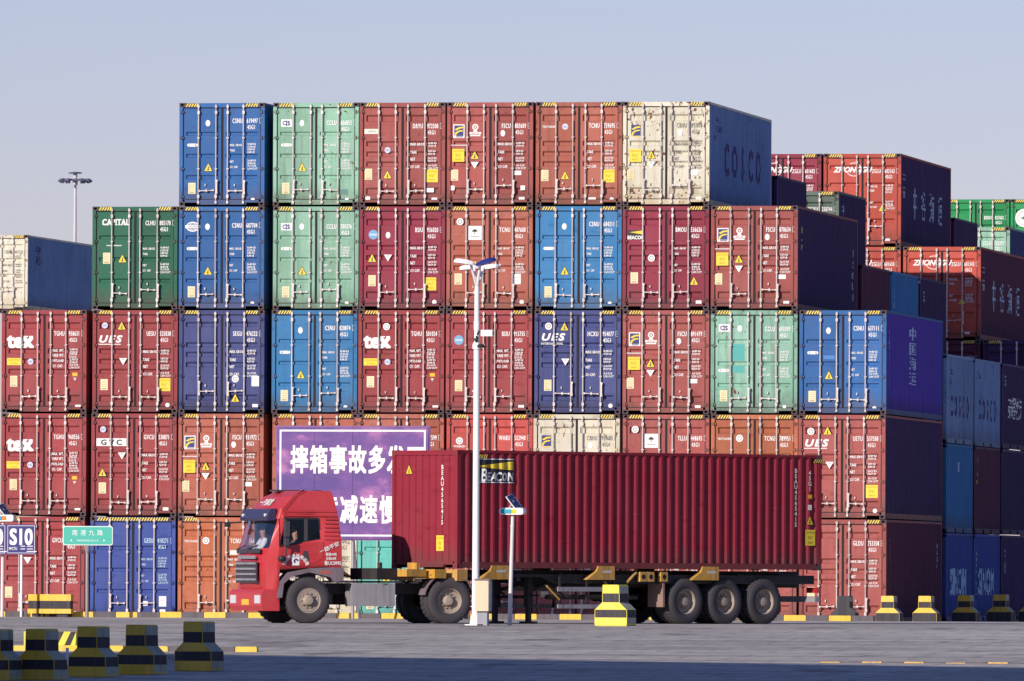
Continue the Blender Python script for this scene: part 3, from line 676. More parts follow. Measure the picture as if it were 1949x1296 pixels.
# tier 3
wall(0,3,'red','red container with large white lower-case logo',code=('TGHU','958631 0'),spec='T',marks=TEXM)
wall(1,3,'red','red container with slanted white logo',code=('UESU','525038 3'),marks=[('roundb',23,29),('tri',55,30),('ues',32,54),('inv',58,96),('plate',22,140),('caut',137,140),('smallr',143,178)])
wall(2,3,'navy','dark navy container',style='D',code=('SEGU','476222 0'),marks=[('round',107,129),('w3',145,133),('tri',107,165),('w2',145,179)])
wall(3,3,'sky','sky-blue container',style='B',code=('CSNU','820874 5'),spec='B',marks=CSN,z_dy=0.16)
wall(4,3,'red','red container with large white lower-case logo',code=('TGHU','501024 6'),spec='T',marks=[('round',53,31)]+TEXM)
wall(5,3,'red','red container behind the lamp pole, faint badge',code=('BSIU','915755 0'),spec='T',marks=[('bigblue',24,56),('plate',24,141),('w2',142,180)])
wall(6,3,'navy','navy container with slanted white logo',style='D',code=('HCXU','954077 0'),marks=[('round',26,30),('tri',56,31),('ues2',33,51),('inv',58,96),('plate',25,140),('smallr',143,178)])
wall(7,3,'rust','red-brown container with square and ring emblems',code=('FSCU','891479 0'),marks=FLO)
wall(8,3,'foamworn','scuffed sea-green container with darker teal patch',style='B',code=('CCLU','693397 0'),spec='B',marks=[('cs',25,33),('oval',54,34),('capsule',24,112),('plate',24,159),('small',138,179)],z_dy=0.14)
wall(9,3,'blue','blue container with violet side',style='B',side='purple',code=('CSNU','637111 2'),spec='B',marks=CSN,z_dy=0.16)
# tier 2
wall(0,2,'red','red container with large white lower-case logo',code=('TGHU','960556 6'),spec='T',marks=TEXM)
wall(1,2,'red','red container with white logo plate',code=('GVCU','530871 3'),marks=[('roundb',22,30),('gvc',38,54),('inv',58,79),('tri',21,111),('plate',21,140),('w2',142,179)])
wall(2,2,'brick','brick-red container with square and ring emblems',code=('FSCU','931972 3'),marks=FLO)
wall(3,2,'brick','brick-red container behind the violet board',code=('TCNU','330618 0'),spec='B',marks=[('plate',22,136)])
wall(4,2,'brick','brick-red container half behind the violet board',code=('TTNU','417599 0'),spec='B',marks=[('plate',22,136)])
wall(5,2,'bright','bright red container behind the lamp pole',code=('WABU','552940 0'),marks=[('round',24,50),('maer',24,60),('tri',56,61),('plate',22,136)])
wall(6,2,'cream','cream container with grey lettering',ink=GREYINK,code=('CBHU','954685 0'),marks=[('florn',24,50),('oval',107,58),('plate',14,136)])
wall(7,2,'rust','red-brown container with white umbrella plate',code=('TLLU','448695 2'),spec='B',marks=[('round',23,28),('umb',53,49),('plate',22,136)])
wall(8,2,'orange','orange-brown container above the lorry load',code=('TCNU','789951 0'),marks=[('texsm',25,45),('round',53,44),('plate',22,136)])
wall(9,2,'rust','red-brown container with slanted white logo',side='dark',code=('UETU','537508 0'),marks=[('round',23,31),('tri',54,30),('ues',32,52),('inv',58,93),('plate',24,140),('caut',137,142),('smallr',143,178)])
# tier 1
wall(0,1,'red','red container behind the small blue signs',code=('GVCU','530702 6'),marks=[('inv',53,82),('plate',17,142),('w2',140,180)])
wall(1,1,'royal','royal blue container under a full warning strip',style='B',full=True,ink=PALEINK,code=('GESU','410271 0'),spec='B',marks=[('w3',138,158),('w2',138,176),('w4',105,162)])
wall(2,1,'orange','orange-brown container behind the lorry cab',code=('TCNU','281640 4'),spec='B',marks=[('texsm',25,45),('round',53,44),('w1',106,66)])
wall(3,1,'cream','cream container behind the lorry cab',ink=GREYINK,code=('CBHU','610452 1'),marks=[('plate',22,136)])
wall(4,1,'teal','bright teal container behind the lorry',style='B',code=('CCLU','204413 8'),spec='B',marks=[('tri',54,112),('plate',24,160)])
wall(5,1,'pink','faded red container behind the lamp pole',code=('DFSU','618840 2'),marks=[('inv',56,81),('plate',22,136),('w2',142,180)])
wall(6,1,'pink','faded red container behind the trailer legs',code=('DFSU','774106 5'),marks=[('plate',22,136),('w2',60,181)])
wall(7,1,'rust','red-brown container behind the trailer wheels',code=('TEMU','640718 9'),marks=[('plate',22,136)])
wall(8,1,'rust','red-brown container behind the trailer rear',code=('TEMU','805263 1'),marks=[('plate',22,136)])
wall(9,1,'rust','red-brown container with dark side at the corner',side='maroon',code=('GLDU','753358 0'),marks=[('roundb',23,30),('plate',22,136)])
# darker repainted patches
def patch(c, r, dx0, dx1, dy0, dy1, mat, name='paint_patch'):
    H = 2.896; b = MB(); b.box(-1.219+dx0/66.5, -1.219+dx1/66.5, 0.0262, 0.0285, H-dy1/66.7, H-dy0/66.7)
    for o in bpy.data.objects:
        if o.get('label', '').endswith(f'{TIER[r]} tier of {ORD[c]} front stack from left') and o.type == 'EMPTY':
            obj(name, b.mesh(name), mat, o); return
patch(8, 3, 41, 63, 63, 94, flat('teal_repaint', (0.07, 0.36, 0.33), 0.5)); patch(8, 3, 41, 63, 103, 116, flat('teal_repaint', (0.07, 0.36, 0.33), 0.5))
patch(9, 3, 45, 66, 84, 91, flat('blue_repaint', (0.06, 0.19, 0.50), 0.5)); patch(3, 5, 128, 142, 162, 172, flat('grey_scuff', (0.10, 0.22, 0.19), 0.6))
patch(3, 2, 10, 38, 4, 10, flat('red_repaint', (0.36, 0.04, 0.035), 0.5))

def conform(me, y0, L, flip=1, pitch=0.278, depth=0.045):
    """bend a flat side print (its x = distance along the container) onto the corrugated wall"""
    n = max(1, round(L/pitch)); p = L/n; bm = bmesh.new(); bm.from_mesh(me)
    xs = [v.co.x for v in bm.verts]; a, c = min(xs), max(xs)
    for k in range(n):
        for t in (0, 0.22, 0.50, 0.72):
            q = ((k+t)*p-y0)*flip
            if a < q < c: bmesh.ops.bisect_plane(bm, geom=bm.verts[:]+bm.edges[:]+bm.faces[:], plane_co=(q, 0, 0), plane_no=(1, 0, 0))
    for v in bm.verts:
        t = (((v.co.x*flip+y0)/p) % 1.0)
        d = 0 if t <= 0.22 else (t-0.22)/0.28 if t < 0.5 else 1 if t <= 0.72 else (1-t)/0.28
        v.co.y += d*depth
    bm.to_mesh(me); bm.free(); return me
# ---- lettering on the right-hand sides
def side_text(parent_label, s, y, z, size, mat, sx=1.0, bold=0.03, vertical=False, gap=1.0):
    for o in bpy.data.objects:
        if o.type == 'EMPTY' and o.get('label') == parent_label:
            b = MB()
            if vertical:
                for i, ch in enumerate(s): add_text(b, ch, 0, -i*size*1.05*gap, size, bold=bold, sx=sx)
            elif len(s) == 1 and mat is COSINK: add_text(b, s, 0, 0, size, strike=0.02, sx=sx, gap=gap)
            else: add_text(b, s, 0, 0, size, bold=bold, sx=sx, gap=gap)
            Lc = CLEN[parent_label]
            obj('lettering', conform(b.mesh('side_lettering', 1, fix=False), y-0.11, Lc-0.22), mat, o, (W/2+0.001, y, z), (0, 0, pi/2)); return
    print('no parent', parent_label)
def lab(c, r, desc): return f'{desc}, {TIER[r]} tier of {ORD[c]} front stack from left'
T = lab(7,5,'rust-spotted beige container with faded blue side')
for i, ch in enumerate('COSCO'): side_text(T, ch, 3.4+i*1.55, 1.42, 1.25, COSINK, sx=1.05, bold=0.03)
side_text(T, 'CBHU', 1.7, 2.45, 0.24, COSINK, sx=1.5); side_text(T, '893098', 1.9, 2.2, 0.24, COSINK, sx=1.4); side_text(T, '45G1', 1.2, 1.95, 0.2, COSINK, sx=1.2)
T = lab(9,3,'blue container with violet side')
for i, ch in enumerate('中国海运'): side_text(T, ch, 5.7, 2.35-i*0.42, 0.40, PALEINK, sx=4.0, bold=0.02)
side_text(T, 'CSNU6371112', 0.7, 2.3, 0.15, OFFW, vertical=True, sx=1.0, gap=0.9)
T = lab(9,2,'red-brown container with slanted white logo')
side_text(T, 'IIII', 0.75, 2.3, 0.45, PALEINK, vertical=True, sx=0.9, gap=1.4, bold=0.05); side_text(T, 'II', 10.6, 1.0, 0.3, YEL, vertical=True, sx=0.8)
T = lab(9,1,'red-brown container with dark side at the corner')
side_text(T, 'GLDU7533580', 0.75, 2.35, 0.19, OFFW, vertical=True, gap=0.9); side_text(T, '45G1', 11.2, 2.2, 0.18, OFFW, vertical=True)
T = lab(8,4,'red-brown container with square and ring emblems')
side_text(T, '8-7', 0.9, 2.25, 0.24, LEMON, vertical=True); side_text(T, 'FSCU8', 11.3, 1.9, 0.3, OFFW, vertical=True, sx=1.3)

# ---- second bays behind the wall (short containers, their right sides show)
BAYY = {2: 13.05, 3: 19.55, 4: 26.05}
RS = 2.593
def bay(c, b, r, col, label, **kw):
    return container(label, (XC(c), BAYY[b], (r-1)*RS), col, kind='std20', front=kw.pop('front', False), style='C', group='short containers behind the front wall', **kw)
P = bay(9,2,3,'cosco2','streaky grey-blue short container nearest the violet container, top of its stack'); A = P['label']
for i, ch in enumerate('COSCO'): side_text(A, ch, 1.25+i*0.9, 1.12, 0.85, COSINK, sx=0.85, bold=0.05)
side_text(A, 'CBHU', 1.2, 2.1, 0.22, COSINK, sx=1.3); side_text(A, '22G1', 1.0, 1.8, 0.2, COSINK)
P = bay(9,3,3,'cosco2','streaky grey-blue short container, second behind the violet container, top of its stack'); A = P['label']
for i, ch in enumerate('COSCO'): side_text(A, ch, 1.25+i*0.9, 1.12, 0.85, COSINK, sx=0.85, bold=0.05)
side_text(A, 'CBHU', 1.2, 2.1, 0.22, COSINK, sx=1.3)
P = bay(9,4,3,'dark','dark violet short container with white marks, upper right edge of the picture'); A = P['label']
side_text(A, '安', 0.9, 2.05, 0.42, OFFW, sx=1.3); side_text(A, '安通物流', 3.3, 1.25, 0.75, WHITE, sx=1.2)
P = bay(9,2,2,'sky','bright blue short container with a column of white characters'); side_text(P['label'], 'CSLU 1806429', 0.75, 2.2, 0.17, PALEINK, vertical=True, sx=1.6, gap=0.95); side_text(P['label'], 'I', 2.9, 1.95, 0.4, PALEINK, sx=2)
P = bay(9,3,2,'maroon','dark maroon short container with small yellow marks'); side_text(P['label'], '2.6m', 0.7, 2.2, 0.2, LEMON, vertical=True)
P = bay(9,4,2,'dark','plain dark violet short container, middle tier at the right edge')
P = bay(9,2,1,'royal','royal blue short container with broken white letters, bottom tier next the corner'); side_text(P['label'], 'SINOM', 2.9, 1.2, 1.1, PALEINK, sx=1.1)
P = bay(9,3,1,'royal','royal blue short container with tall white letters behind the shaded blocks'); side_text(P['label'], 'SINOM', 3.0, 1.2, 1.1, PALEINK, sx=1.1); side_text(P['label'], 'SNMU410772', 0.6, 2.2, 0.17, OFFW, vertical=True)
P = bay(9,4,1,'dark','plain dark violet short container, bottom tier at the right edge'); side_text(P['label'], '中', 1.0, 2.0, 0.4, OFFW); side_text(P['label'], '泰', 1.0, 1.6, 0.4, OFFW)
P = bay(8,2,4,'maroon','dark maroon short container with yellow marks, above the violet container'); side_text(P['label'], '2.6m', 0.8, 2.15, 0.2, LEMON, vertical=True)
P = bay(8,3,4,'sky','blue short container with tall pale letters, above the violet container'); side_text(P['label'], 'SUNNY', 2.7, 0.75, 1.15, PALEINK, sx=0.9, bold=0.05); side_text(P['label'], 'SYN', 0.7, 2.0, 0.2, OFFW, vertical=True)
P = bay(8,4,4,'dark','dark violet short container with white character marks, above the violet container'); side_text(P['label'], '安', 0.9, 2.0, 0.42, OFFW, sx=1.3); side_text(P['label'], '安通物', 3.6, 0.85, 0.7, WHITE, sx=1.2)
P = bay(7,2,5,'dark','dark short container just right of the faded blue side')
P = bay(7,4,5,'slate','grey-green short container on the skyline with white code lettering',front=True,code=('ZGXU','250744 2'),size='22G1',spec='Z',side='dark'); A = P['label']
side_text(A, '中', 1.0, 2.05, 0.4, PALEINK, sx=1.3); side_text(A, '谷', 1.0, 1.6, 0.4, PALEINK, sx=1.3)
bay(6,4,5,'slate','unseen short container added behind the beige container to shade the rear stacks')  # out of view, added to cast shade on the rear stacks

# ---- rear block of long containers
def rear(x, y, r, col, label, rp=RP, kind='hc40', **kw):
    return container(label, (x, y, (r-1)*rp), col, kind=kind, group='containers in the rear stacks', **kw)
ZG = [('zh',60,33),('tri',123,113),('w2',134,180)]
YB = 37.0; XB = lambda k: -4.557-W/2+(k-1)*2.515
def zhsides(A):
    for i, ch in enumerate('中谷海运'): side_text(A, ch, 3.4+i*2.05, 1.42, 1.05, PALEINK, sx=1.1, bold=0.02)
    side_text(A, '中', 0.8, 2.15, 0.42, OFFW, sx=1.4); side_text(A, '谷', 0.8, 1.72, 0.4, OFFW, sx=1.4)
rear(XB(0), YB, 5, 'crimson', 'crimson container with swoosh logo cut off by the faded blue side', style='C', code=('ZGLU','601602 5'), spec='Z', marks=ZG, z_dy=0.12)
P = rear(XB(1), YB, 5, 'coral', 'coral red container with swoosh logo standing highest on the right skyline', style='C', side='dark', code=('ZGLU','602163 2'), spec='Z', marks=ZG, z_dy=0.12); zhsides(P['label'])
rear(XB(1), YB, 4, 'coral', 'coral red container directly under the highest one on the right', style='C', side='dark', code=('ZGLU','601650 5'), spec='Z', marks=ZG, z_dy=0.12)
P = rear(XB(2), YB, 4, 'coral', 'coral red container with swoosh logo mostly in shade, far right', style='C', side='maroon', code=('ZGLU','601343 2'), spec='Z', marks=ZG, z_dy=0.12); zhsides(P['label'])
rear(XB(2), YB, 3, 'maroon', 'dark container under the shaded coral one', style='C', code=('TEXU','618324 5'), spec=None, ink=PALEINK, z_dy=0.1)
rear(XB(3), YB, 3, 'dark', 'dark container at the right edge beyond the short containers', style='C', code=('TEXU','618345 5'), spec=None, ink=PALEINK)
YC = YB+12.192+0.45
P = rear(XB(1)+0.05, YC, 5, 'dark', 'dark short container behind the highest coral container', rp=RS, kind='std20', front=False); side_text(P['label'], '8-7', 0.8, 2.1, 0.25, LEMON, vertical=True)
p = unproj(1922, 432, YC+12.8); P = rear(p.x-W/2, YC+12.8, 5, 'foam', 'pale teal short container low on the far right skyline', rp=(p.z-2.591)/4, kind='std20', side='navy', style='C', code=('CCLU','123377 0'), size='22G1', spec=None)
p = unproj(1921, 379, 88.0)
rear(p.x-W/2, 88, 5, 'lgreen', 'bright green container on the far right skyline', rp=(p.z-2.896)/4, style='C', code=('BSNU','027602 1'), spec=None)
rear(p.x+W/2+0.05, 88, 5, 'lgreen', 'bright green container with round white star badge at the right edge', rp=(p.z-2.896)/4, style='C', spec=None, marks=[('star',33,45)])
p = unproj(53, 447, 113)
P = container('cream and blue container beyond the left end of the wall', (p.x-W/2, 113, p.z-2.896), 'beige', side='cosco', style='C', ink=GREYINK, code=('CBHU','447120 8'), group='containers in the rear stacks')
A = P['label']
for i, ch in enumerate('中远'): side_text(A, ch, 2.0, 2.35-i*0.4, 0.38, COSINK, sx=2.2, bold=0.03)

# ------------------------------------------------------------------ kerbs
def kerb(x0, x1, Y, zb, h_, piece, d, label, mats):
    k = thing('kerb', label, None, (0, 0, 0)); k['kind'] = 'structure'; n = int((x1-x0)/piece)
    b = MB(); b.prism([(0.008, 0), (piece-0.008, 0), (piece-0.008, h_-0.02), (piece-0.025, h_), (0.025, h_), (0.008, h_-0.02)], 0, d)
    me = b.mesh('kerb_block')
    for i in range(n):
        obj('kerb_block', me, mats[i % len(mats)], k, (x0+i*piece, Y+random.uniform(-0.015, 0.015), zb+random.uniform(-0.012, 0.004)), (0, 0, random.uniform(-0.006, 0.006)))
KDARK = paint('kerb_dark', (0.11, 0.095, 0.11), 0.8, wear=0.3, dirt=(0.06, 0.05, 0.05))
xk = unproj(-30, 1175, -5.6).x
kerb(xk, xk+24.8, -5.7, 0.06, 0.19, 0.62, 0.25, 'kerb of yellow and dark painted blocks along the foot of the stacks', [YELP, KDARK])
YK = -73.8; xk2 = unproj(-60, 1235, YK).x
FADED = paint('kerb_faded_yellow', (0.62, 0.36, 0.04), 0.7, wear=0.4, dirt=(0.3, 0.24, 0.18))
kerb(xk2, xk2+6.5, YK, gz(YK)-0.01, 0.125, 0.48, 0.2, 'low kerb of yellow and dark blocks behind the front striped blocks', [YELP, KDARK])
YK3 = -80
kerb(unproj(1560, 1250, YK3).x, unproj(1990, 1250, YK3).x, YK3, gz(YK3)-0.03, 0.055, 0.43, 0.2, 'worn kerb of faded orange and dark blocks at the lower right', [FADED, KDARK])

# ------------------------------------------------------------------ striped concrete blocks
def block_mesh(lowest=0):
    """flared front outline run back 0.45 m: base, sloping shoulders, square top; painted in bands on the front, bare on the ends"""
    Lv = [(0.42,0.0,0),(0.435,0.04,lowest),(0.435,0.20,lowest),(0.43,0.385,1),(0.232,0.56,0),(0.228,0.77,1),(0.222,0.955,0),(0.205,0.975,0)]
    b = MB(); d = 0.225
    for (a, za, _), (c, zc, mi) in zip(Lv, Lv[1:]):
        for s in (-1, 1): b.quad([(-a,s*d,za),(a,s*d,za),(c,s*d,zc),(-c,s*d,zc)], mi)
        for s in (-1, 1): b.quad([(s*a,-d,za),(s*a,d,za),(s*c,d,zc),(s*c,-d,zc)], 2 if mi == 0 else 1)
    a, z, _ = Lv[-1]; b.quad([(-a,-d,z),(a,-d,z),(a,d,z),(-a,d,z)], 2); a, z, _ = Lv[0]; b.quad([(-a,d,z),(a,d,z),(a,-d,z),(-a,-d,z)], 0)
    me = b.mesh('striped_block', 3, fix=False)
    bm = bmesh.new(); bm.from_mesh(me); bmesh.ops.remove_doubles(bm, verts=bm.verts, dist=1e-5)
    ed = [x for x in bm.edges if len(x.link_faces) == 2 and x.calc_face_angle() > 0.25 and x.link_faces[0].material_index == x.link_faces[1].material_index]
    bmesh.ops.bevel(bm, geom=ed, offset=0.012, segments=2, affect='EDGES'); bmesh.ops.recalc_face_normals(bm, faces=bm.faces); bm.to_mesh(me); bm.free()
    return me
BSIDE = paint('block_bare_end', (0.34, 0.36, 0.27), 0.75, wear=0.3, dirt=(0.16, 0.15, 0.12))
BLK = block_mesh(); BLK2 = block_mesh(1)
def block(u, Y, label, sc=1.0, rz=0.0, z=None, ymat=YELP, me=None):
    p = unproj(u, 1200, Y)
    o = obj('striped_block', me or (BLK2 if sc < 1 else BLK), [ymat, BLKP, BSIDE], None, (p.x, Y, gz(Y) if z is None else z), (0, 0, rz), (sc, sc, sc))
    return tag(o, label, 'concrete block', 'striped concrete blocks')
RZ = radians(-22)
yb = -93
block(-6, yb-4, 'shaded striped block cut off by the left edge of the picture', rz=RZ)
block(80, yb-3.6, 'shaded striped block in front of the diagonal striped board', rz=RZ)
block(178, yb-1.2, 'shaded striped block between two others in the front row', rz=RZ)
block(270, yb+0.6, 'shaded striped block last on the right of the front row', rz=RZ)
block(379, yb+3.6, 'shaded striped block standing back beside the front row', rz=RZ)
block(1171, -46, 'sunlit yellow and black block in front of the trailer', rz=radians(-20), ymat=LEMON)
block(1692, -1.9, 'sunlit striped block at the corner of the wall', sc=0.80, rz=radians(-8))
block(1763, 0.7, 'sunlit striped block just right of the corner', sc=0.80, rz=radians(-8))
block(1838, 4.6, 'shaded striped block before the blue short containers, nearer the corner', sc=0.82, rz=radians(-8))
block(1905, 7.5, 'shaded striped block before the blue short containers, farther along', sc=0.84, rz=radians(-8))
block(1966, 10.5, 'shaded striped block cut off by the right edge', sc=0.86, rz=radians(-8))
block(1608, -2.5, 'dark striped block beside the trailer rear', sc=0.80, rz=radians(-8), ymat=BLKP)
# stepped block on the kerb
p = unproj(91, 1168, -6.4)
t = thing('stepped_block', 'wide yellow and black banded block in front of the kerb', 'concrete block', (p.x, -6.25, 0.1))
b = MB(); b.box(-0.60, 0.60, 0.05, 0.45, 0.42, 0.60, 0); b.box(-0.585, 0.585, 0.06, 0.44, 0.20, 0.42, 1); b.box(-0.61, 0.61, 0.03, 0.47, 0.07, 0.20, 0)
obj('block_body', b.mesh('stepped_block_body'), [YELP, BLKP], t); b = MB(); b.box(-0.5, -0.2, 0.1, 0.4, -0.02, 0.07); b.box(0.2, 0.5, 0.1, 0.4, -0.02, 0.07)
obj('foot', b.mesh('stepped_block_feet'), BLKP, t)
t.location = (p.x, -6.25, 0.12)
# board with diagonal stripes
Yd = -72.9; p = unproj(95, 1240, Yd); zg = gz(Yd)
t = thing('striped_board', 'yellow board with dark diagonal stripes behind the front blocks', 'barrier', (p.x, Yd, zg), radians(-4))
b = MB(); b.box(-0.58, 0.58, 0, 0.35, 0.0, 0.50); obj('board_body', b.mesh('striped_board_body'), LEMON, t)
b = MB()
t.scale = (1.0, 1.0, 0.78)
for k in range(5):
    x = -0.60+k*0.29
    q = [(max(-0.578, x), 0.002), (min(0.578, x+0.14), 0.002), (min(0.578, x+0.33), 0.498), (max(-0.578, min(0.578, x+0.19)), 0.498)]
    if q[0][0] < q[1][0]: b.quad([(a, -0.003, c) for a, c in q])
obj('diagonal_stripe', b.mesh('diagonal_stripes', 1, fix=False), BLKP, t)
p = unproj(128, 1270, -86)
b = MB(); b.cyl((0,0,0),(0,0,0.30),0.028,n=8); b.cyl((0,0,0.30),(0,0,0.36),0.034,n=8); b.cyl((0,0,-0.02),(0,0,0.02),0.07,n=8)
tag(obj('marker_post', b.mesh('marker_post', smooth=40), POLEW, None, (p.x, -86, gz(-86))), 'thin white marker post between two shaded blocks', 'post')

# ------------------------------------------------------------------ signs
Ys = -8.0
p0 = unproj(527, 812, Ys); p1 = unproj(815, 1027, Ys); bw, bh = p1.x-p0.x, p0.z-p1.z
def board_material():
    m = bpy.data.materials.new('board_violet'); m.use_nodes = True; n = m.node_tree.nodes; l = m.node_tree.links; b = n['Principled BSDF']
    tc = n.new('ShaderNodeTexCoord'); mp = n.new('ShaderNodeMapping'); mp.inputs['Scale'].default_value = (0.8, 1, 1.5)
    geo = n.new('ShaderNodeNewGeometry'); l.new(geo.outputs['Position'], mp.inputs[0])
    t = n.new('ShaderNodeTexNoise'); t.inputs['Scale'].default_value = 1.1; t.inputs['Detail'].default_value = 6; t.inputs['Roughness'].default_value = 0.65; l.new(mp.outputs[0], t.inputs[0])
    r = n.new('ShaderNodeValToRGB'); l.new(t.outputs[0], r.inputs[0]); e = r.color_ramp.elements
    e[0].position = 0.40; e[0].color = (0.085, 0.042, 0.22, 1); e[1].position = 0.78; e[1].color = (0.55, 0.22, 0.42, 1); x = e.new(0.56); x.color = (0.16, 0.062, 0.26, 1)  # pink blotches are reflections painted into the violet base colour
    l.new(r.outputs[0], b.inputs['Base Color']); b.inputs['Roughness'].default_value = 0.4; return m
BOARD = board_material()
t = thing('warning_board', 'large violet board with white Chinese characters behind the lorry', 'sign', (p0.x, Ys, gz(Ys)))
zb = p1.z-gz(Ys)
pw, ph = bw/4, bh/3; b = MB(); b.box(0.004, pw-0.004, 0, 0.03, 0.004, ph-0.004); pm = b.mesh('board_panel')
for i in range(4):
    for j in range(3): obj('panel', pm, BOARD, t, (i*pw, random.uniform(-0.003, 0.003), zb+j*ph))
b = MB(); e = 0.08; k = 0.05
for a in ((e,bw-e,bh-e-k,bh-e),(e,bw-e,e,e+k),(e,e+k,e+k,bh-e-k),(bw-e-k,bw-e,e+k,bh-e-k)): b.quad([(a[0],-0.008,a[2]),(a[1],-0.008,a[2]),(a[1],-0.008,a[3]),(a[0],-0.008,a[3])])
obj('border', b.mesh('board_border', 1, fix=False), WHITE, t, (0, 0, zb))
pxm = bw/288
for row, px0, pitch, py in (('摔箱事故多发区', 43.5, 36.6, 62), ('注意减速慢行', 63, 37.4, 155)):
    for i, ch in enumerate(row):
        b = MB(); add_text(b, ch, 0, 0, 0.60, y=-0.009, strike=0.028, sx=0.84, res=3)
        obj('character', b.mesh('board_character', 1, fix=False), WHITE, t, ((px0+i*pitch)*pxm, 0, zb+bh-py*pxm), None, (1, 1, 1.32))
b = MB(); b.box(-0.04, bw+0.04, 0.03, 0.08, bh-0.03, bh+0.03); b.box(-0.04, bw+0.04, 0.03, 0.08, -0.03, 0.03); b.box(-0.04, 0.02, 0.03, 0.08, 0.03, bh-0.03); b.box(bw-0.02, bw+0.04, 0.03, 0.08, 0.03, bh-0.03); b.box(0, bw, 0.03, 0.07, bh/2-0.02, bh/2+0.02)
obj('frame', b.mesh('board_frame'), paint('board_frame_violet', (0.22, 0.08, 0.22), 0.5, wear=0.2), t, (0, 0, zb))
for x in (0.5, bw/2, bw-0.5):
    b = MB(); b.cyl((x, 0.12, -0.05), (x, 0.12, zb+bh-0.1), 0.045, n=10); b.cyl((x, 0.12, zb+0.3), (x, 1.1, 0), 0.03, n=8); obj('post', b.mesh('board_post', smooth=40), STEEL, t)
# green road-name sign
Yg = -7.4; a = unproj(120, 1001, Yg); c_ = unproj(215, 1038, Yg); gw, gh = c_.x-a.x, a.z-c_.z; pp = unproj(165, 1165, Yg)
t = thing('street_sign', 'green road-name sign on a grey post', 'sign', (pp.x, Yg, gz(Yg)))
def rrect(w_, h_, r, n=4):
    pts = []
    for cx, cz, a0 in ((w_/2-r, h_/2-r, 0), (-w_/2+r, h_/2-r, 90), (-w_/2+r, -h_/2+r, 180), (w_/2-r, -h_/2+r, 270)):
        for k in range(n+1): pts.append((cx+r*cos(radians(a0+90*k/n)), cz+r*sin(radians(a0+90*k/n))))
    return pts
zc = (a.z+c_.z)/2-gz(Yg); xo = (a.x+c_.x)/2-pp.x
b = MB(); b.prism(rrect(gw, gh, 0.06), -0.03, 0.0); obj('sign_edge', b.mesh('sign_plate_edge'), flat('sign_pale_edge', (0.62, 0.72, 0.66), 0.5), t, (xo, 0, zc))
b = MB(); b.prism(rrect(gw-0.05, gh-0.05, 0.05), -0.036, -0.031); obj('sign_face', b.mesh('sign_face'), SIGNG, t, (xo, 0, zc))
b = MB()
for i, ch in enumerate('南港九路'): add_text(b, ch, (-0.36+i*0.235), 0.08, 0.165, y=-0.040, bold=0.03)
add_text(b, 'NANGANG JIU LU', 0.0, -0.13, 0.066, y=-0.040, bold=0.02, gap=1.15); 
for s in (-1, 1): b.quad([(s*0.44, -0.040, -0.16), (s*0.49, -0.040, -0.13), (s*0.44, -0.040, -0.10)])
obj('lettering', b.mesh('street_sign_lettering', 1, fix=False), WHITE, t, (xo, 0, zc))
b = MB(); b.cyl((0, 0.04, -0.05), (0, 0.04, zc+gh/2-0.1), 0.05, 0.045, n=12); b.cyl((0, 0.04, zc-gh/2-0.22), (0, 0.04, zc-gh/2-0.01), 0.05, 0.095, n=12); obj('post', b.mesh('street_sign_post', smooth=40), STEEL, t)
# two blue bay signs
Yb_ = -6.9
def bay_sign(u0, u1, label, txt):
    a = unproj(u0, 998, Yb_); c_ = unproj(u1, 1055, Yb_); w_, h_ = c_.x-a.x, a.z-c_.z; zb = c_.z-gz(Yb_)
    t = thing('bay_sign', label, 'sign', (a.x, Yb_, gz(Yb_)), 0, 'blue bay signs at the left edge')
    b = MB(); b.box(0, w_, 0, 0.03, 0, h_); obj('sign_face', b.mesh('bay_sign_face'), SIGNB, t, (0, 0, zb))
    b = MB(); e = 0.03; k = 0.012
    for q in ((e,w_-e,h_-e-k,h_-e),(e,w_-e,e,e+k),(e,e+k,e+k,h_-e-k),(w_-e-k,w_-e,e+k,h_-e-k)): b.quad([(q[0],-0.003,q[2]),(q[1],-0.003,q[2]),(q[1],-0.003,q[3]),(q[0],-0.003,q[3])])
    add_text(b, txt, w_/2, h_*0.60, 0.60, y=-0.004, strike=0.022, sx=0.74, res=4); add_text(b, 'PPCTU', w_*0.06+0.02, h_*0.19, 0.11, y=-0.004, align='LEFT', sx=0.70, bold=0.04)
    for x, z, l_ in ((0.50,0.27,0.14),(0.74,0.27,0.18),(0.50,0.18,0.14),(0.74,0.18,0.18),(0.80,0.095,0.30)): rect(b, w_*x+0.05, h_*z, w_*l_*1.1, 0.022, -0.004)
    obj('lettering', b.mesh('bay_sign_lettering', 1, fix=False), WHITE, t, (0, 0, zb))
    for x in (w_*0.5,): 
        b = MB(); b.cyl((x, 0.06, -0.02), (x, 0.06, zb+h_-0.05), 0.035, n=10); obj('post', b.mesh('bay_sign_post', smooth=40), POLEW, t)
    return t
bay_sign(12.5, 68, 'blue sign reading S10 beside the green road-name sign', 'S10')
bay_sign(-44, 11.5, 'blue sign cut off by the left edge, only its last digit showing', 'S20')

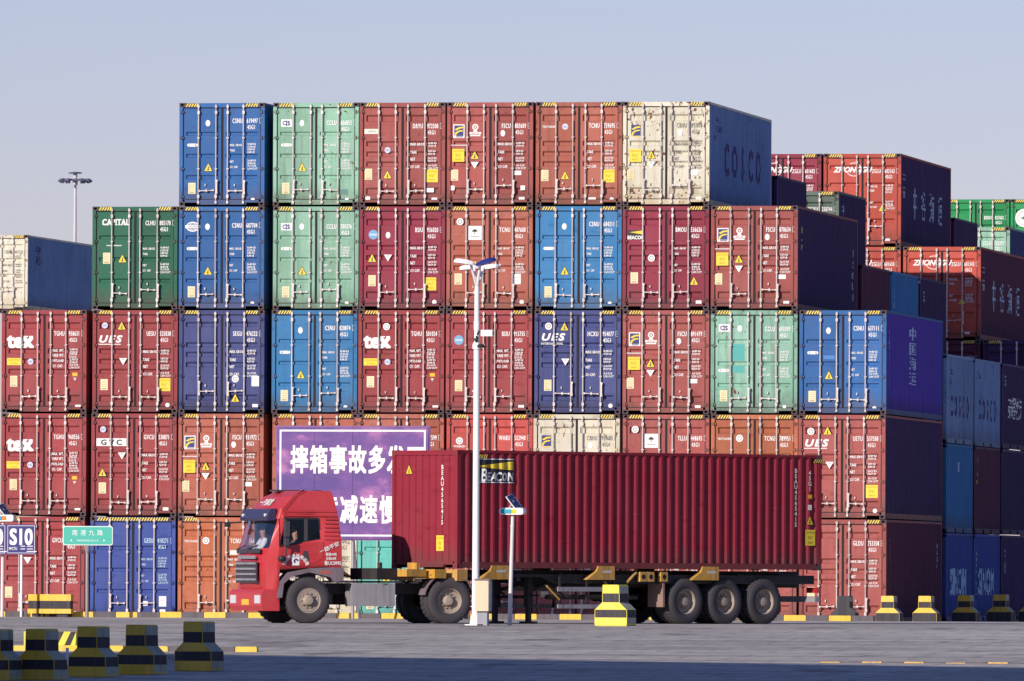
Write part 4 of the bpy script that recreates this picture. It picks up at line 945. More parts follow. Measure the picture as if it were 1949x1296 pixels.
# ------------------------------------------------------------------ lamp pole
Yp = -46.0; p = unproj(905, 1190, Yp); g0 = gz(Yp); Z = lambda v, u=905: unproj(u, v, Yp).z-g0
t = thing('lamp_post', 'white lamp post with four heads and a camera in front of the lorry', 'lamp post', (p.x, Yp, g0))
pm_ = 1949/1949*(CAMP.y*-1+Yp)/FPX      # metres per source pixel there
b = MB(); b.cyl((0,0,-0.02),(0,0,Z(662)),0.088,0.072,n=16); obj('lower_pole', b.mesh('lower_pole', smooth=40), POLEW, t)
b = MB(); b.cyl((0,0,Z(662)),(0,0,Z(545)),0.062,0.060,n=16); b.cyl((0,0,Z(664)),(0,0,Z(655)),0.105,n=16); b.cyl((0,0,Z(655)),(0,0,Z(652)),0.09,n=16); b.cyl((0,0,Z(628)),(0,0,Z(612)),0.072,0.078,n=14); obj('upper_pole', b.mesh('upper_pole', smooth=40), POLEW, t)
def lamp_head(su, v, yo, tilt, lens):
    """flat elongated head; su = pixels from the pole"""
    x = su*pm_; z = Z(v)
    h = bpy.data.objects.new('lamp_head', None); COL.objects.link(h); h.parent = t; h.location = (x, yo, z); h.rotation_euler = (0, tilt, 0 if su > 0 else pi); h.scale = (0.78, 0.9, 0.9)
    b = MB(); n = 14; prof = [(-0.32, 0.05), (-0.27, 0.085), (-0.1, 0.14), (0.12, 0.15), (0.24, 0.12), (0.30, 0.05)]
    for (xa, wa), (xb_, wb) in zip(prof, prof[1:]):
        for s0, s1 in ((-1, -0.5), (-0.5, 0.5), (0.5, 1)):
            za = lambda s, w_: 0.0 if abs(s) == 1 else 0.45*w_
            b.quad([(xa, s0*wa, za(s0, wa)), (xb_, s0*wb, za(s0, wb)), (xb_, s1*wb, za(s1, wb)), (xa, s1*wa, za(s1, wa))])
            b.quad([(xa, s1*wa, -0.05), (xb_, s1*wb, -0.05), (xb_, s0*wb, -0.05), (xa, s0*wa, -0.05)])
        for s in (-1, 1): b.quad([(xa, s*wa, -0.05), (xb_, s*wb, -0.05), (xb_, s*wb, 0), (xa, s*wa, 0)])
    obj('housing', b.mesh('lamp_housing', smooth=30), POLEW if not lens else LENS, h)
    b = MB(); b.box(-0.2, 0.22, -0.10, 0.10, -0.062, -0.052); obj('lens', b.mesh('lamp_lens'), OFFW if not lens else flat('lens_pale', (0.4, 0.42, 0.6), 0.3), h)
    b = MB(); e = Vector((x*0.45, yo*0.7, z-0.03)); b.cyl((0, 0, Z(548)), tuple(e), 0.032, 0.030, n=8); b.cyl(tuple(e), (x*0.75, yo, z-0.02), 0.030, n=8); obj('arm', b.mesh('lamp_arm', smooth=40), POLEW, t)
lamp_head(-19, 499, -0.45, radians(-8), False); lamp_head(-21, 508, 0.40, radians(4), False)
lamp_head(24, 499, -0.45, radians(-16), True); lamp_head(17, 507, 0.45, radians(-8), False)
c = bpy.data.objects.new('security_camera', None); COL.objects.link(c); c.parent = t; c.location = (0, 0, 0)
b = MB(); b.box(0.12, 0.40, -0.16, -0.06, Z(640), Z(628)); 
obj('camera_housing', b.mesh('camera_housing'), POLEW, c, (0, 0, 0)); b = MB(); b.cyl((0.40,-0.11,Z(634)),(0.43,-0.11,Z(634)),0.04,n=10)
obj('camera_lens', b.mesh('camera_lens'), INK, c)
b = MB(); b.cyl((0,0,Z(640)),(0.06,-0.12,Z(632)),0.022,n=8); b.cyl((0.06,-0.12,Z(632)),(0.16,-0.12,Z(630)),0.022,n=8); b.cyl((0,-0.05,Z(652)),(0.02,-0.1,Z(640)),0.03,n=8); b.box(-0.06,0.03,-0.14,-0.07,Z(648),Z(644)); b.lathe([(0.0,-0.03),(0.08,-0.03),(0.10,0.0),(0.06,0.05),(0,0.06)],12,axis='z',c=(0.11,-0.06,Z(659)))
obj('camera_bracket', b.mesh('camera_bracket'), CHASS, c)
# control box on the pole
x0, x1, xs_ = 3*pm_, 29*pm_, 37*pm_; z0, z1 = Z(1163), Z(1104)
b = MB(); b.box(x0, x1, -0.30, 0.14, z0, z1); k = obj('control_box', b.mesh('control_box'), BOXBE, t)
b = MB(); b.box(x1+0.002, x1+0.016, -0.29, 0.13, z0+0.03, z1-0.03); obj('box_door', b.mesh('control_box_door'), BOXGR, k)
b = MB(); b.box(x0-0.03, x1+0.04, -0.33, 0.17, z1, z1+0.03); obj('box_lid', b.mesh('control_box_lid'), CABGREY, k)
b = MB(); [b.box(x1+0.016, x1+0.035, -0.28, -0.24, z, z+0.05) for z in (z0+0.1, z1-0.15)]; obj('box_hinge', b.mesh('control_box_hinge'), CHASS, k)
b = MB(); b.box(x0+0.04, x1-0.04, -0.22, 0.06, -0.02, z0); obj('box_plinth', b.mesh('control_box_plinth'), BOXGR, k)
b = MB(); b.box(-0.22, 0.22, -0.22, 0.22, -0.02, 0.025); b.cyl((0,0,0.025),(0,0,0.22),0.14,0.105,n=12); obj('base_plate', b.mesh('pole_base'), POLEW, t)

# ------------------------------------------------------------------ solar warning lights
def solar_light(u, ub, v, Y, label, c1, c2):
    pb = unproj(ub, 1170, Y); pt = unproj(u, v, Y); g = gz(Y); pm_ = (300+Y)/FPX
    t = thing('warning_light', label, 'warning light', (pb.x, Y, g), 0, 'solar warning lights')
    dx = pt.x-pb.x; zt = pt.z-g
    b = MB(); b.cyl((0,0,-0.02),(dx,0,zt-0.08),0.052,0.042,n=12); b.cyl((dx*0.86,0,zt*0.86),(dx*0.875,0,zt*0.875),0.05,n=12); b.cyl((dx*0.985,0,zt-0.09),(dx,0,zt-0.06),0.055,n=12); obj('post', b.mesh('light_post', smooth=40), paint('post_pale_grey', (0.58, 0.56, 0.55), 0.5, wear=0.15), t)
    b = MB(); b.prism(rrect(48*pm_, 13*pm_, 0.06), -0.14, 0.14); obj('housing', b.mesh('light_housing', smooth=30), POLEW, t, (dx, 0, zt), (0, 0, radians(-6)))
    for i, cc in enumerate((c1, c2)):
        for j in range(2):
            b = MB(); b.prism(rrect(10*pm_, 8*pm_, 0.02), -0.156, -0.141); obj('lamp', b.mesh('light_lamp'), cc, t, (dx+(-15.5+i*20.5+j*10.5)*pm_, 0, zt), (0, 0, radians(-6)))
    b = MB(); b.box(-0.30, 0.30, -0.24, 0.24, -0.015, 0.015); pn = obj('solar_panel', b.mesh('solar_panel_frame'), POLEW, t, (dx+0.03, 0.03, zt+0.21), (radians(20), radians(52), radians(0)), (0.72, 0.72, 0.72))
    b = MB()
    for i in range(4):
        for j in range(3): b.box(-0.275+i*0.139, -0.275+i*0.139+0.13, -0.215+j*0.145, -0.215+j*0.145+0.135, 0.0152, 0.019)
    obj('solar_cell', b.mesh('solar_cells'), SOLAR, pn)
    b = MB(); b.cyl((-0.1,0,0.05),(0.02,0,0.25),0.02,n=8); obj('bracket', b.mesh('panel_bracket'), STEEL, t, (dx, 0, zt))
    return t
solar_light(976, 970, 973, -45, 'solar warning light with cyan and yellow lamps in front of the lorry', LEDC, LEDY)
solar_light(6, 4, 986, -6.7, 'solar warning light with blue and orange lamps at the left edge', LEDB, LEDO)

# ------------------------------------------------------------------ far light mast
Ym = 740; p = unproj(143, 380, Ym); s_ = (300+Ym)/FPX; zt = unproj(143, 329, Ym).z
MASTG = paint('mast_grey', (0.50, 0.46, 0.48), 0.5, wear=0.1); MASTD = flat('mast_dark', (0.10, 0.10, 0.17), 0.6)  # mast grey is lightened, distance haze painted into its colour
t = thing('light_mast', 'tall floodlight mast far behind the left end of the stacks', 'light mast', (p.x, Ym, 0))
b = MB(); b.cyl((0,0,0),(0,0,zt-1.1),0.34,0.135,n=12); obj('mast', b.mesh('mast_shaft', smooth=40), MASTG, t)
b = MB(); b.cyl((0,0,zt-1.2),(0,0,zt-0.75),0.24,n=12); b.cyl((0,0,zt-0.75),(0,0,zt-0.1),0.2,n=10); obj('head_ring', b.mesh('mast_head', smooth=40), MASTG, t)
b = MB(); b.lathe([(0.0,0.0),(0.66,0.04),(0.68,0.14),(0.2,0.2),(0,0.2)],14,axis='z',c=(0,0,zt-0.1)); obj('top_cap', b.mesh('mast_cap', smooth=40), MASTD, t)
fl = MB(); fl.box(-0.24,0.24,-0.16,0.16,-0.12,0.10); fl.box(-0.05,0.05,-0.03,0.03,0.1,0.22); flm = fl.mesh('floodlight')
for k in range(12):
    a = 2*pi*k/12+0.2; r = 1.5
    fo = obj('floodlight', flm, MASTG if k in (4, 5) else MASTD, t, (r*cos(a), r*sin(a), zt-0.80), (radians(35), 0, a-pi/2))
    b = MB(); b.cyl((0.15*cos(a),0.15*sin(a),zt-0.7),(r*cos(a),r*sin(a),zt-0.62),0.07,n=6); obj('arm', b.mesh('mast_arm'), MASTD, t)

# ------------------------------------------------------------------ unseen building added left of the frame to shade the foreground
WALLM = paint('shade_building_cladding', (0.42, 0.44, 0.47), 0.6, wear=0.1, scale=0.2); ROOFM = paint('shade_building_roof', (0.12, 0.16, 0.28), 0.6, wear=0.1, scale=0.2)
WH = thing('shade_building', 'unseen grey building with blue roof, added to shade the foreground', 'shade_building', (-25.5, -130.0, -2.0), radians(-21.8))
b = MB(); b.box(-24.5, 24, -8, 8, -0.2, 20.6); obj('wall', b.mesh('shade_building_wall'), WALLM, WH)
b = MB(); b.prism([(-8.2, 20.6), (8.2, 20.6), (8.2, 20.8), (0, 22.0), (-8.2, 20.8)], -24.8, 24.3, 'x'); obj('roof', b.mesh('shade_building_roof'), ROOFM, WH)
dm = MB().box(-2.2, 2.2, 8.01, 8.08, 0, 4.6).mesh('shade_building_door')
for x in (-20, -10, 0, 10): obj('door', dm, STEEL, WH, (x, 0, 0))

# ------------------------------------------------------------------ lorry: directions
R2 = Vector((cos(YAW), sin(YAW), 0)); F2 = Vector((-sin(YAW), cos(YAW), 0))
PHI, PSI = radians(41.6), radians(20)
ht = -cos(PHI)*R2 - sin(PHI)*F2; hc = -cos(PSI)*R2 - sin(PSI)*F2
Yt = -38.2
C0 = unproj(870, 1082, Yt)
xhat = Vector((ht.y, -ht.x, 0))                      # right of the heading, away from the camera
L40 = 12.192; RD = 0.1
root = C0 - ht*L40 + xhat*(W/2)
BOX = container('wine red container with black and yellow beam logo loaded on the lorry', tuple(root), 'truckbox', style='A', code=('BEAU','456541 5'), group=None,
                rotz=atan2(ht.y, ht.x)-pi/2, marks=[('beacon',24,54),('caut',137,142)])
def on_side(name, me, ms, tback, z, conf=False):       # on the near (left) side, tback metres behind the front end
    if conf: me = conform(me, L40-tback-0.11, L40-0.22, -1)
    return obj(name, me, ms, BOX, (-W/2-(0.001 if conf else 0.004), L40-tback, z), (0, 0, -pi/2))
def on_end(name, me, ms, x, z):            # on the front end, x metres from its left edge seen from the front
    return obj(name, me, ms, BOX, (W/2-x, L40-0.016, z), (0, 0, pi))
b = MB(); rect(b,0,0,1.32,0.62,0,0); rect(b,0,0.285,1.32,0.022,-0.003,1); rect(b,0,-0.285,1.32,0.022,-0.003,1)
for k in range(6):
    a0, a1 = 0.085-k*0.026+0.1, 0.085-k*0.026+0.085
    x1_ = 0.64; b.quad([(-0.52,-0.004,0.115-k*0.004),(x1_,-0.004,0.24-k*0.038-0.028),(x1_,-0.004,0.24-k*0.038),(-0.52,-0.004,0.118-k*0.004)],3)
    b.quad([(-0.1,-0.006,0.15-k*0.016-0.012),(x1_,-0.006,0.24-k*0.038-0.03),(x1_,-0.006,0.24-k*0.038-0.002),(-0.1,-0.006,0.15-k*0.016)],3)
b.quad([(-0.56,-0.004,0.0),(-0.47,-0.004,0.0),(-0.49,-0.004,0.14),(-0.54,-0.004,0.14)],1)
add_text(b,'B',-0.36,-0.10,0.44,y=-0.008,mi=1,strike=0.014,sx=0.72,shear=0.12); add_text(b,'EACON',0.18,-0.14,0.30,y=-0.008,mi=1,strike=0.014,sx=0.82,shear=0.12)
on_side('logo', b.mesh('beam_logo_large',4,fix=False), [INK, WHITE, WHITE, YEL], 1.22, 2.896-0.50, True)
b = MB()
for i, ch in enumerate('BEAU4565415'): add_text(b, ch, 0, -i*0.135, 0.155, bold=0.045)
vc = b.mesh('vertical_code', 1, fix=False)
on_end('lettering', vc, WHITE, 1.86, 2.48); on_side('lettering', vc, WHITE, 11.30, 2.50)
b = MB(); 
for i, ch in enumerate('45G1'): add_text(b, ch, 0, -i*0.135, 0.155, bold=0.045)
on_side('lettering', b.mesh('vertical_size_code',1,fix=False), WHITE, 11.78, 2.45)
tm, tms = cached(('mk','tri'), m_tri); cm_, cms = cached(('mk','caut'), m_caut); am, ams = cached(('mk','amber'), m_amber); wm, wms = cached(('mk','w4'), MARK['w4'])
on_end('warning_triangle', tm, tms, 0.62, 2.42); o = on_end('height_sticker', cm_, cms, 1.78, 0.62); o.scale = (0.8, 1, 1.05)
on_side('warning_triangle', tm, tms, 11.78, 1.25); o = on_side('height_sticker', cm_, cms, 11.80, 0.82); o.scale = (1, 1, 1.1); on_side('sticker', am, ams, 11.78, 1.85); on_side('sticker', wm, wms, 11.78, 1.58)
ws = cached('ws', lambda: strip_mesh(0.38))
on_end('warning_strip', ws, [STRY, INK], 0.18, 2.896-0.105); on_end('warning_strip', ws, [STRY, INK], 1.80, 2.896-0.105)
o = on_side('warning_strip', ws, [STRY, INK], 0.6, 2.896-0.20); on_side('warning_strip', ws, [STRY, INK], 11.9, 2.896-0.2)
for x, mx in ((-1, 1), (1, -1)):
    for z in (0, 2.896-0.118): obj('corner_casting', CAST, [C['truckbox'], HOLE], BOX, (-x*(W/2+0.002), L40+0.003, z+0.0005), (0, 0, pi), (mx, 1, 1))

# ---- wheels
def wheel(parent, x, y, z, out, dual=False, r=0.56):
    w_ = bpy.data.objects.new('wheel', None); COL.objects.link(w_); w_.parent = parent; w_.location = (x, y, z); w_.rotation_euler = (0, 0, 0 if out < 0 else pi)
    def tyre(y0):
        b = MB(); b.lathe([(r*0.56, y0+0.02), (r*0.62, y0), (r*0.80, y0-0.012), (r*0.94, y0+0.004), (r*0.99, y0+0.03), (r, y0+0.06), (r, y0+0.22), (r*0.99, y0+0.25), (r*0.94, y0+0.276), (r*0.62, y0+0.28), (r*0.56, y0+0.26)], 30)
        for k in range(30):
            a = 2*pi*k/30; ca, sa = cos(a), sin(a)
            b.box(-0.035, 0.035, y0+0.03, y0+0.25, 0, 0.012); 
            n0 = len(b.v)-8
            for q in range(8):
                vx, vy, vz = b.v[n0+q]; vz += r-0.002; b.v[n0+q] = (vx*ca+vz*sa, vy, -vx*sa+vz*ca)
        return b
    obj('tyre', cached(('ty', r), lambda: tyre(0.0).mesh('tyre', smooth=40)), RUBBER, w_)
    def rim():
        b = MB(); rr = r*0.57; y1 = 0.14 if dual else 0.04
        b.lathe([(rr, 0.03), (rr*0.92, 0.05), (rr*0.86, y1), (rr*0.45, y1+0.02), (rr*0.42, y1-0.05), (rr*0.30, y1-0.10), (0.0, y1-0.11)], 24)
        for k in range(10): a = 2*pi*k/10; b.cyl((rr*0.55*cos(a), y1+0.02, rr*0.55*sin(a)), (rr*0.55*cos(a), y1-0.03, rr*0.55*sin(a)), 0.02, n=6)
        return b.mesh('rim', smooth=35)
    obj('rim', cached(('rim', r, dual), rim), RIMM, w_)
    if dual: obj('tyre', cached(('ty2', r), lambda: tyre(0.33).mesh('inner_tyre', smooth=40)), RUBBER, w_)
    b = MB(); b.cyl((0, 0.3, 0), (0, 0.66, 0), 0.16, n=12); obj('brake_drum', cached('drum', lambda: b.mesh('brake_drum')), CHASS, w_)
    return w_

# ---- trailer
fr0 = C0 + xhat*(W/2)                                 # front end centre at container floor level
TR = thing('semi_trailer', 'skeletal container trailer with yellow brackets under the wine red container', 'trailer', (fr0.x, fr0.y, RD), atan2(ht.y, ht.x))
zf = C0.z-RD                                          # height of container underside
def tr(name, b, m, **k): return obj(name, b.mesh(name, **k), m, TR)
for s in (-1, 1):
    b = MB(); b.prism([(-12.1, zf-0.44), (-3.6, zf-0.44), (-3.0, zf-0.24), (1.3, zf-0.22), (1.3, zf-0.03), (-12.1, zf-0.03)], s*0.42-0.07, s*0.42+0.07); tr('main_beam', b, CHASS)
    b = MB(); b.prism([(-12.1, zf-0.35), (-3.3, zf-0.35), (-2.9, zf-0.2), (-0.5, zf-0.2), (-0.5, zf-0.13), (-12.1, zf-0.13)], s*1.02-0.03, s*1.02+0.03); tr('side_rail', b, CHASS)
for x in (-2.2, -3.6, -5.6, -7.0, -9.6, -11.0):
    b = MB(); b.box(x-0.06, x+0.06, -1.0, 1.0, zf-0.3, zf-0.10); tr('cross_member', b, CHASS)
def bolster(x, wdt, cover=True):
    b = MB(); b.box(x-0.13, x+0.13, -1.12, 1.12, zf-0.24, zf-0.025); o = tr('bolster', b, CHASS)
    for s in (-1, 1):
        b = MB(); y0, y1 = (1.12, 1.26) if s > 0 else (-1.26, -1.12)
        b.prism([(x-0.30, zf-0.26), (x+0.62, zf-0.26), (x+0.30, zf-0.06), (x+0.24, zf+0.08 if cover else zf-0.03), (x-0.30, zf+0.08 if cover else zf-0.03)], y0, y1)
        obj('bracket', b.mesh('bolster_bracket'), CHYEL, o)
        b = MB(); rect(b, -(x-0.05), zf-0.06, 0.3, 0.06, 0, 0); 
        if s > 0: obj('reflector', b.mesh('reflector', 1, fix=False), OFFW, o, (0, 1.263, 0), (0, 0, pi))
for x in (-1.35, -4.85, -8.35): bolster(x, 0.6)
# front bolster, yellow, across the nose of the container
b = MB(); b.box(-0.32, 0.02, 0.35, 1.24, zf-0.30, zf-0.02); b.box(-0.32, 0.02, -1.24, -0.35, zf-0.30, zf-0.02); tr('front_bolster', b, CHYEL)
b = MB(); b.box(-0.28, -0.02, -0.35, 0.35, zf-0.26, zf-0.06); tr('bolster_centre', b, RIMM)
b = MB(); b.box(0.25, 0.62, 0.2, 1.1, zf-0.24, zf-0.02); b.box(0.62, 0.72, 0.2, 0.55, zf-0.24, zf+0.14); b.box(0.72, 1.35, 0.3, 0.9, zf-0.2, zf-0.02); tr('nose_bracket', b, CHYEL)
b = MB(); b.box(1.35, 2.0, -0.45, 0.55, zf-0.28, zf-0.0); b.cyl((1.7, 0.3, zf), (1.7, 0.3, zf+0.14), 0.06, n=8); tr('nose_beam', b, CHASS)
for k, x in enumerate((-6.15, -6.40, -6.85)):          # lock boxes with round holes
    b = MB(); b.box(x-0.11, x+0.11, 1.10, 1.22, zf-0.30, zf-0.06); o = tr('lock_box', b, CHYEL)
    b = MB(); b.cyl((x, 1.2, zf-0.18), (x, 1.223, zf-0.18), 0.062, n=12); obj('lock_hole', b.mesh('lock_hole'), HOLE, o)
b = MB(); b.cyl((-5.95, 1.16, zf-0.08), (-5.65, 1.16, zf-0.32), 0.035, n=8); tr('lock_lever', b, CHYEL)
for s in (-1, 1):
    b = MB(); b.box(-2.95, -2.78, s*0.62-0.08, s*0.62+0.08, 0.42, zf-0.2); b.box(-2.92, -2.81, s*0.62-0.055, s*0.62+0.055, 0.06, 0.42); b.box(-3.04, -2.70, s*0.62-0.15, s*0.62+0.15, -0.005, 0.06)
    b.cyl((-2.86, s*0.62, 0.75), (-3.5, s*0.55, zf-0.35), 0.03, n=8); tr('landing_leg', b, CHASS)
b = MB(); b.cyl((-2.86, -0.6, 0.66), (-2.86, 0.6, 0.66), 0.04, n=8); b.cyl((-2.86, 0.7, 0.7), (-2.86, 1.1, 0.7), 0.02, n=6); tr('landing_shaft', b, CHASS)
for s in (-1, 1):
    b = MB(); b.box(-5.35, -3.35, s*1.16-0.02, s*1.16+0.02, 0.80, 0.91); b.box(-5.35, -3.35, s*1.16-0.02, s*1.16+0.02, 0.38, 0.48); o = tr('side_guard', b, STEEL)
    b = MB()
    for x in (-3.45, -4.35, -5.25): b.box(x-0.03, x+0.03, s*1.12-0.02, s*1.12+0.02, 0.40, zf-0.15)
    b.cyl((-3.5, s*1.1, 0.85), (-4.2, s*0.6, zf-0.3), 0.025, n=6); b.cyl((-5.2, s*1.1, 0.85), (-4.5, s*0.6, zf-0.3), 0.025, n=6); b.cyl((-3.0, s*1.1, zf-0.4), (-3.6, s*1.1, 0.72), 0.03, n=6)
    obj('strut', b.mesh('guard_struts'), CHASS, o)
b = MB(); b.cyl((-3.0, 1.15, zf-0.42), (-3.42, 1.15, zf-0.75), 0.025, n=6); b.cyl((-4.9, 1.15, zf-0.30), (-5.35, 1.15, zf-0.7), 0.025, n=6); tr('stay_bar', b, CHYEL)
b = MB(); b.cyl((-3.2, 0.9, 0.66), (-6.2, 0.9, 0.66), 0.06, n=8); tr('air_tank_rail', b, CHASS)
b = MB(); b.cyl((-5.6, 0.0, 0.72), (-5.6, 0.85, 0.72), 0.17, n=14); tr('air_tank', b, CHASS, smooth=40)
for x in (-7.62, -8.95, -10.28):
    b = MB(); b.cyl((x, -0.85, 0.56), (x, 0.85, 0.56), 0.075, n=10); b.box(x-0.45, x+0.45, 0.36, 0.48, 0.62, 0.74); b.box(x-0.45, x+0.45, -0.48, -0.36, 0.62, 0.74); tr('axle', b, CHASS)
    for s in (-1, 1): wheel(TR, x, s*1.2, 0.56, -1 if s < 0 else 1, True)
for s in (-1, 1):
    b = MB(); pts = [(-6.86, 0.50), (-6.86, 1.0)]; b.box(-6.90, -6.84, s*0.9-0.28, s*0.9+0.28, 0.42, 1.02)
    for k in range(4): b.box(-6.89, -6.85, s*0.9-0.26+k*0.15, s*0.9-0.17+k*0.15, 1.02, 1.08+0.03*(k % 2))
    tr('mud_flap', b, paint('mud_flap_tan', (0.24, 0.14, 0.11), 0.8, wear=0.3))
b = MB(); b.box(-12.15, -12.0, -1.2, 1.2, 0.55, 0.70); tr('rear_bumper', b, STEEL)
for s in (-1, 1): b = MB(); b.box(-12.17, -12.12, s*0.95-0.2, s*0.95+0.2, 0.78, 0.92); tr('tail_light', b, paint('tail_lamp_red', (0.35, 0.02, 0.02), 0.3, wear=0.05))

# ---- tractor
K = fr0 - ht*0.30
CT = thing('tractor_unit', 'red high-roofed lorry cab and tractor pulling the loaded trailer', 'lorry', (K.x, K.y, RD), atan2(hc.y, hc.x))
def ct(name, b, m, par=None, nm=1, **k): return obj(name, b.mesh(name, nm, **k), m, par or CT)
# cab shell lofted through levels; columns run round the left half
CABX = 0.0
lev = [  # z, front x, rear x, half width
 (0.52, 4.56, 2.80, 1.235), (1.34, 4.60, 2.78, 1.245), (1.82, 4.56, 2.80, 1.245), (2.54, 4.36, 2.86, 1.215), (2.78, 4.30, 2.90, 1.195), (3.08, 4.02, 2.94, 1.08), (3.22, 3.76, 2.97, 0.97)]
colz0 = {4: 1.30, 5: 1.34, 6: 1.36, 7: 1.36, 8: 1.36}
def cabpt(li, ci):
    z, xf, xr, hw = lev[li]
    top = max(0, li-3)
    cx = {0: (xf, 0), 1: (xf-0.03, 0.52*hw), 2: (xf-0.10, 0.93*hw), 3: (xf-0.30, hw), 4: (4.24-0.06*max(0, li-3)-0.22*max(0, li-4), hw+0.004), 5: (3.64, hw+0.006), 6: (3.30 if li != 3 else 3.34, hw+0.006), 7: (xr+0.02, hw), 8: (xr, hw-0.06), 9: (xr, 0)}[ci]
    if li >= 3 and ci == 3: cx = (xf-0.22, hw*0.985)
    zz = z
    if li == 0 and ci in colz0: zz = colz0[ci]
    if li == 0 and ci == 9: zz = 1.36
    if li == 1 and ci >= 4: zz = 1.46
    if li == 2: zz = {0: 1.80, 1: 1.81, 2: 1.83, 3: 1.86, 4: 1.87, 5: 1.98, 6: 2.04, 7: 2.04}.get(ci, 2.04)
    if li == 3 and ci in (7, 8, 9): zz = 2.54
    return (cx[0], cx[1], zz)
b = MB(); openings = {(2, 0), (2, 1), (2, 4), (2, 5)}
for side in (1, -1):
    for li in range(len(lev)-1):
        for ci in range(9):
            if (li, ci) in openings: continue
            q = [cabpt(li, ci), cabpt(li, ci+1), cabpt(li+1, ci+1), cabpt(li+1, ci)]
            b.quad([(x, y*side, z) for x, y, z in (q if side > 0 else q[::-1])])
    n = len(lev)-1; poly = [cabpt(n, c) for c in range(10)]
    b.quad([(x, y*side, z) for x, y, z in (poly if side > 0 else poly[::-1])])
me = bpy.data.meshes.new('cab_shell'); me.from_pydata(b.v, [], b.f); me.materials.append(None)
bm = bmesh.new(); bm.from_mesh(me); bmesh.ops.remove_doubles(bm, verts=bm.verts, dist=1e-4); bmesh.ops.recalc_face_normals(bm, faces=bm.faces); bm.to_mesh(me); bm.free()
me.polygons.foreach_set('use_smooth', [True]*len(me.polygons)); me.set_sharp_from_angle(angle=radians(16))
CAB = obj('cab_body', me, CABRED, CT)
md = CAB.modifiers.new('bev', 'BEVEL'); md.width = 0.05; md.segments = 3; md.limit_method = 'ANGLE'; md.angle_limit = radians(25)
md = CAB.modifiers.new('thick', 'SOLIDIFY'); md.thickness = 0.035; md.offset = -1
# interior lining so that the cab is dark inside
b = MB(); b.box(2.96, 4.25, -1.15, 1.15, 1.30, 1.40); b.box(2.93, 2.97, -1.13, 1.13, 1.40, 2.66); b.box(4.26, 4.42, -1.12, 1.12, 1.42, 1.74); b.box(2.97, 4.10, -1.15, -1.10, 1.40, 2.62); b.box(2.97, 4.2, -1.08, 1.08, 2.64, 2.66); ct('interior', b, CABDK)
# windscreen, two side panes
def pane(name, cells, mat, side=1, inset=0.012):
    b = MB()
    for li, ci in cells:
        q = [cabpt(li, ci), cabpt(li, ci+1), cabpt(li+1, ci+1), cabpt(li+1, ci)]
        b.quad([(x-inset*(1 if ci < 3 else 0), (y-inset*(0 if ci < 3 else 1))*side, z) for x, y, z in q])
    return b
b = pane('windscreen', [(2, 0), (2, 1)], GLASS); b2 = pane('w', [(2, 0), (2, 1)], GLASS, -1); i0 = len(b.v); b.v += b2.v; b.f += [tuple(i0+k for k in f) for f in b2.f]; b.m += b2.m
ct('windscreen', b, glass('windscreen_glass', (0.92, 0.95, 0.99), 0.10))
for side in (1, -1):
    ct('side_window', pane('s', [(2, 4)], GLASS, side), GLASS); ct('side_window', pane('s', [(2, 5)], GLASSD, side), GLASSD)
    b = MB(); a0, a1 = cabpt(2, 5), cabpt(3, 5); 
    b.box(3.60, 3.67, side*1.20, side*1.245 if side > 0 else side*1.245, 1.97, 2.54) if side > 0 else b.box(3.60, 3.67, -1.245, -1.20, 1.97, 2.54)
    ct('window_post', b, CABDK)
    # black frame round the side window
    b = MB(); fr_ = [(4.24, 1.87), (3.64, 1.98), (3.30, 2.04), (3.34, 2.54), (4.24, 2.54)]; y = 1.251
    for (xa, za), (xb_, zb_) in zip(fr_, fr_[1:]+fr_[:1]):
        hw_a = 1.255-0.03*(za-1.87)/0.67; hw_b = 1.255-0.03*(zb_-1.87)/0.67; d = Vector((xb_-xa, zb_-za)).normalized(); nx, nz = -d.y*0.022, d.x*0.022
        b.quad([(xa+nx, side*hw_a, za+nz), (xa-nx, side*hw_a, za-nz), (xb_-nx, side*hw_b, zb_-nz), (xb_+nx, side*hw_b, zb_+nz)])
    ct('window_frame', b, INK, fix=False)
# black surround of the windscreen bottom, sun visor
b = MB(); b.prism([(4.28, 2.50), (4.455, 2.49), (4.475, 2.56), (4.40, 2.76), (4.27, 2.79)], -1.04, 1.04); v = ct('sun_visor', b, paint('visor_blue_black', (0.035, 0.03, 0.085), 0.25, wear=0.08))
b = MB(); b.cyl((4.43, 0.84, 2.63), (4.48, 0.84, 2.62), 0.035, n=10); b.cyl((4.43, -0.84, 2.63), (4.48, -0.84, 2.62), 0.035, n=10); obj('marker_lamp', b.mesh('visor_lamps'), WHITE, v)
for y0 in (-0.45, 0.45):
    b = MB(); b.box(4.575, 4.600, y0-0.42, y0+0.42, 1.70, 1.81); ct('wiper_cowl', b, CABDK)
    b = MB(); b.cyl((4.610, y0-0.3, 1.80), (4.580, y0+0.25, 1.90), 0.014, n=6); ct('wiper', b, INK)
